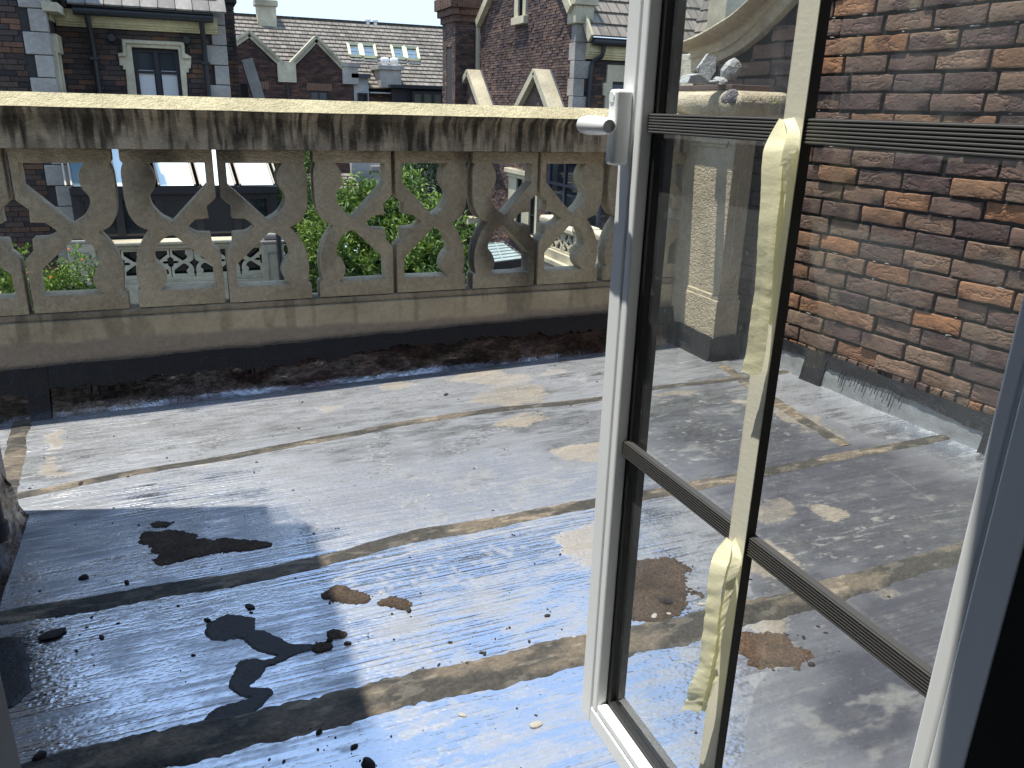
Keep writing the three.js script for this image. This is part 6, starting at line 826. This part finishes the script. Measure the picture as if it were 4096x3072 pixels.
// ---------------------------------------------------------------- trees, bushes, hedge
function foliage({ blobs, n, leaf, pal, seed, droop = .3, aspect = .36, clump = .16, perClump = 26 }) {
  let s = seed * 104729 + 7; const r = () => (s = (s * 16807 + 3) % 2147483647) / 2147483647, pos = [], nor = [], col = [];
  const vol = blobs.map((b) => b[3] * b[4] * b[5]), tot = vol.reduce((a, b) => a + b, 0); let made = 0;
  while (made < n) {
    let k = r() * tot, bi = 0; while (k > vol[bi] && bi < blobs.length - 1) { k -= vol[bi]; bi++; } const b = blobs[bi];
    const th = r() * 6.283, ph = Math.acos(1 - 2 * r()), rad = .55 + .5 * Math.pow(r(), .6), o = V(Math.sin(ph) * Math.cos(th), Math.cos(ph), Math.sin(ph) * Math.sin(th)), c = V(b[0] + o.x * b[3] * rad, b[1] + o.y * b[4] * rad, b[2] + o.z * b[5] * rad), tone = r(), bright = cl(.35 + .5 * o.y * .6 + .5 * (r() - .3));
    const axis = o.clone().add(V(r() - .5, .6 + r() * .6, r() - .5)).normalize();
    for (let i = 0; i < perClump && made < n; i++, made++) {
      const q = r(), base = c.clone().addScaledVector(axis, (q - .6) * clump * 1.6), out = V(r() - .5, (r() - .35) * .9, r() - .5).normalize().addScaledVector(axis, .45).normalize(), L = leaf * (.4 + 1.05 * r()), side = out.clone().cross(V(r() - .5, 1, r() - .5)).normalize(), up = side.clone().cross(out).normalize();
      base.addScaledVector(out, clump * .25 * r()); const w = L * aspect, tip = base.clone().addScaledVector(out, L).addScaledVector(yUp, -L * droop * r()), mid = base.clone().addScaledVector(out, L * .48), f = up.clone().multiplyScalar(w * .28), a = mid.clone().addScaledVector(side, w * .5).add(f), d = mid.clone().addScaledVector(side, -w * .5).add(f);
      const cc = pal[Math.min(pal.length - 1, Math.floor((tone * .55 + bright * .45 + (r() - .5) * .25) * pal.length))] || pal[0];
      for (const T3 of [[base, a, tip], [base, tip, d]]) { const nn = T3[1].clone().sub(T3[0]).cross(T3[2].clone().sub(T3[0])).normalize(); for (const p of T3) { pos.push(p.x, p.y, p.z); nor.push(nn.x, nn.y, nn.z); col.push(cc[0], cc[1], cc[2]); } }
    }
  }
  const g = new THREE.BufferGeometry(); g.setAttribute('position', new THREE.Float32BufferAttribute(pos, 3)); g.setAttribute('normal', new THREE.Float32BufferAttribute(nor, 3)); g.setAttribute('color', new THREE.Float32BufferAttribute(col, 3)); return g;
}
M.leaf = phy({ color: C(1, 1, 1), vertexColors: true, roughness: .55, transmission: .36, thickness: 0, side: THREE.DoubleSide });
M.bark = std({ color: C(.07, .055, .042), roughness: 1, map: T.cloud });
const G1 = [[.03, .06, .010], [.055, .11, .014], [.09, .165, .018], [.14, .235, .025], [.20, .30, .035], [.28, .38, .05]], G2 = [[.015, .035, .010], [.022, .05, .012], [.03, .07, .016], [.045, .09, .02]], G3 = [[.10, .17, .02], [.15, .23, .03], [.20, .29, .04], [.26, .34, .06]];
function plant(name, label, cat, o, trunk) {
  const t = thing(name, label, cat), g = []; for (const [pts, r0, r1] of trunk) { const c = new THREE.CatmullRomCurve3(pts.map((p) => V(...p))), geo = new THREE.TubeGeometry(c, 14, 1, 8), p = geo.attributes.position, m = geo.attributes.normal; for (let i = 0; i < p.count; i++) { const k = Math.floor(i / 9) / 14, r = r0 + (r1 - r0) * k, ctr = c.getPointAt(k); p.setXYZ(i, ctr.x + m.getX(i) * r, ctr.y + m.getY(i) * r, ctr.z + m.getZ(i) * r); } g.push(geo); }
  mesh('trunk', g, M.bark, t); const m = new THREE.Mesh(prep(foliage(o)), M.leaf); m.name = 'crown'; t.add(m); return t;
}
const near = (px, py, z) => onZ(px, py, z);
{ // big glossy bush
  const a = near(770, 500, -9.6), b = near(850, 470, -9.8), c = near(925, 540, -9.4), d = near(740, 560, -9.2), e = near(850, 590, -9), f = near(955, 585, -9.3), h = near(745, 440, -10), k = near(890, 480, -10.2);
  plant('magnolia_tree', 'large bright green bushy tree in the middle behind the balustrade panels', 'tree', { blobs: [[a.x, a.y, a.z, .55, .55, .6], [b.x, b.y, b.z, .5, .62, .6], [c.x, c.y, c.z, .55, .55, .6], [d.x, d.y, d.z, .5, .5, .5], [e.x, e.y - .2, e.z, .8, .7, .6], [f.x, f.y, f.z, .35, .4, .5], [h.x, h.y, h.z, .28, .32, .35], [k.x, k.y, k.z, .35, .45, .4], [e.x, e.y - 1.2, e.z - .3, 1, .9, .8]], n: 34000, leaf: .085, pal: G1, seed: 3, clump: .17, perClump: 18 }, [[[[e.x, GY, e.z - .4], [e.x, e.y - 1, e.z - .4], [b.x, b.y, b.z]], .12, .03], [[[e.x, e.y - 1.2, e.z - .4], [c.x, c.y, c.z]], .06, .02], [[[e.x, e.y - 1.2, e.z - .4], [a.x, a.y, a.z]], .06, .02]]);
}
{ const a = near(905, 420, -14), b = near(870, 440, -14), c = near(920, 385, -14.2); plant('dark_tree', 'dark green tree behind the bright bushy tree, against the pale annexe', 'tree', { blobs: [[a.x, a.y, a.z, .5, .75, .6], [b.x, b.y - .2, b.z, .4, .6, .5], [c.x, c.y, c.z, .28, .4, .4], [a.x, a.y - 1.3, a.z, .6, .8, .6]], n: 12000, leaf: .075, pal: G2, seed: 5, clump: .14 }, [[[[a.x, GY, a.z], [a.x, a.y, a.z]], .1, .03]]); }
{ const a = near(620, 420, -15), b = near(625, 380, -15.4), c = near(605, 455, -15); plant('light_tree', 'light green tree right of the conservatory roof', 'tree', { blobs: [[a.x, a.y, a.z, .42, .8, .5], [b.x, b.y + .3, b.z, .4, .6, .5], [c.x, c.y, c.z, .3, .5, .4], [a.x + .3, a.y - .2, a.z - .3, .3, .5, .4]], n: 12000, leaf: .065, pal: G1.slice(1), seed: 7, clump: .14 }, [[[[a.x, GY, a.z], [a.x, a.y, a.z]], .1, .03]]); }
{ const a = near(662, 520, -14), b = near(690, 520, -14), c = near(640, 522, -14); plant('hedge', 'flat topped lime green hedge below the light tree', 'hedge', { blobs: [[a.x, a.y, a.z, .35, .28, .4], [b.x, b.y, b.z, .3, .26, .4], [c.x, c.y, c.z, .28, .26, .4], [a.x, a.y - .3, a.z, .55, .3, .4]], n: 9000, leaf: .055, pal: G3, seed: 9, clump: .07, aspect: .5 }, [[[[a.x, GY, a.z], [a.x, a.y, a.z]], .06, .02]]); }
{ const a = near(700, 470, -17), b = near(660, 480, -17); plant('shade_shrub', 'dark shrub mass in the gap behind the lime hedge', 'shrub', { blobs: [[a.x, a.y, a.z, .7, .6, .5], [b.x, b.y, b.z, .5, .5, .5]], n: 5000, leaf: .1, pal: G2, seed: 11, clump: .15 }, [[[[a.x, GY, a.z], [a.x, a.y, a.z]], .08, .03]]); }
{ // pomegranate like shrub at the lower left, with a few orange flowers
  const a = near(20, 610, -7.4), b = near(125, 620, -7.4), c = near(165, 600, -7.3), d = near(60, 630, -7.3), e = near(40, 575, -7.5), f = near(200, 615, -7.4), h = near(170, 565, -7.35);
  const t = plant('flowering_shrub', 'fresh green flowering shrub with orange blossoms behind the left panels', 'shrub', { blobs: [[a.x, a.y, a.z, .28, .26, .3], [b.x, b.y, b.z, .24, .16, .3], [c.x, c.y, c.z, .16, .16, .2], [d.x, d.y - .1, d.z, .4, .2, .3], [e.x, e.y, e.z, .09, .22, .12], [f.x, f.y, f.z, .16, .15, .2], [h.x, h.y, h.z, .05, .16, .06], [b.x, b.y - .5, b.z, .6, .4, .4]], n: 12000, leaf: .046, pal: G1.slice(1), seed: 13, clump: .08, perClump: 14 }, [[[[b.x, GY, b.z], [b.x, b.y - .3, b.z], [c.x, c.y, c.z]], .04, .01], [[[b.x, b.y - .5, b.z], [e.x, e.y, e.z]], .02, .006]]);
  const fl = std({ color: C(.75, .16, .03), roughness: .7 }); for (const [x, y] of [[148, 540], [205, 600], [178, 562], [110, 600], [215, 618], [60, 590], [28, 600]]) { const p = near(x, y, -7.15); mesh('blossom', lump(x, .009, .014, .009, 1).translate(p.x, p.y, p.z), fl, t, false); }
}
{ const t = thing('garden_canopy', 'pale blue slatted canopy roof low behind the joint of two panels', 'canopy'), p = onPlane(620, 552, yUp, -2.6), g = [], fr2 = []; for (let i = 0; i < 9; i++) g.push(box(p.x - .4, p.x + 2.0, -2.6, -2.57, p.z - 1.6 + i * .26, p.z - 1.6 + i * .26 + .235)); mesh('slat', g, std({ color: C(.45, .55, .6), roughness: .35 }), t); mesh('frame', [box(p.x - .45, p.x + 2.05, -2.72, -2.605, p.z + .72, p.z + .8), box(p.x - .4, p.x - .3, GY, -2.72, p.z + .7, p.z + .78), box(p.x + 1.9, p.x + 2, GY, -2.72, p.z + .7, p.z + .78)], M.frameDark, t); }

scene.traverse((o) => { if (o.isMesh) { o.castShadow = true; o.receiveShadow = true; } });
renderer.render(scene, camera);
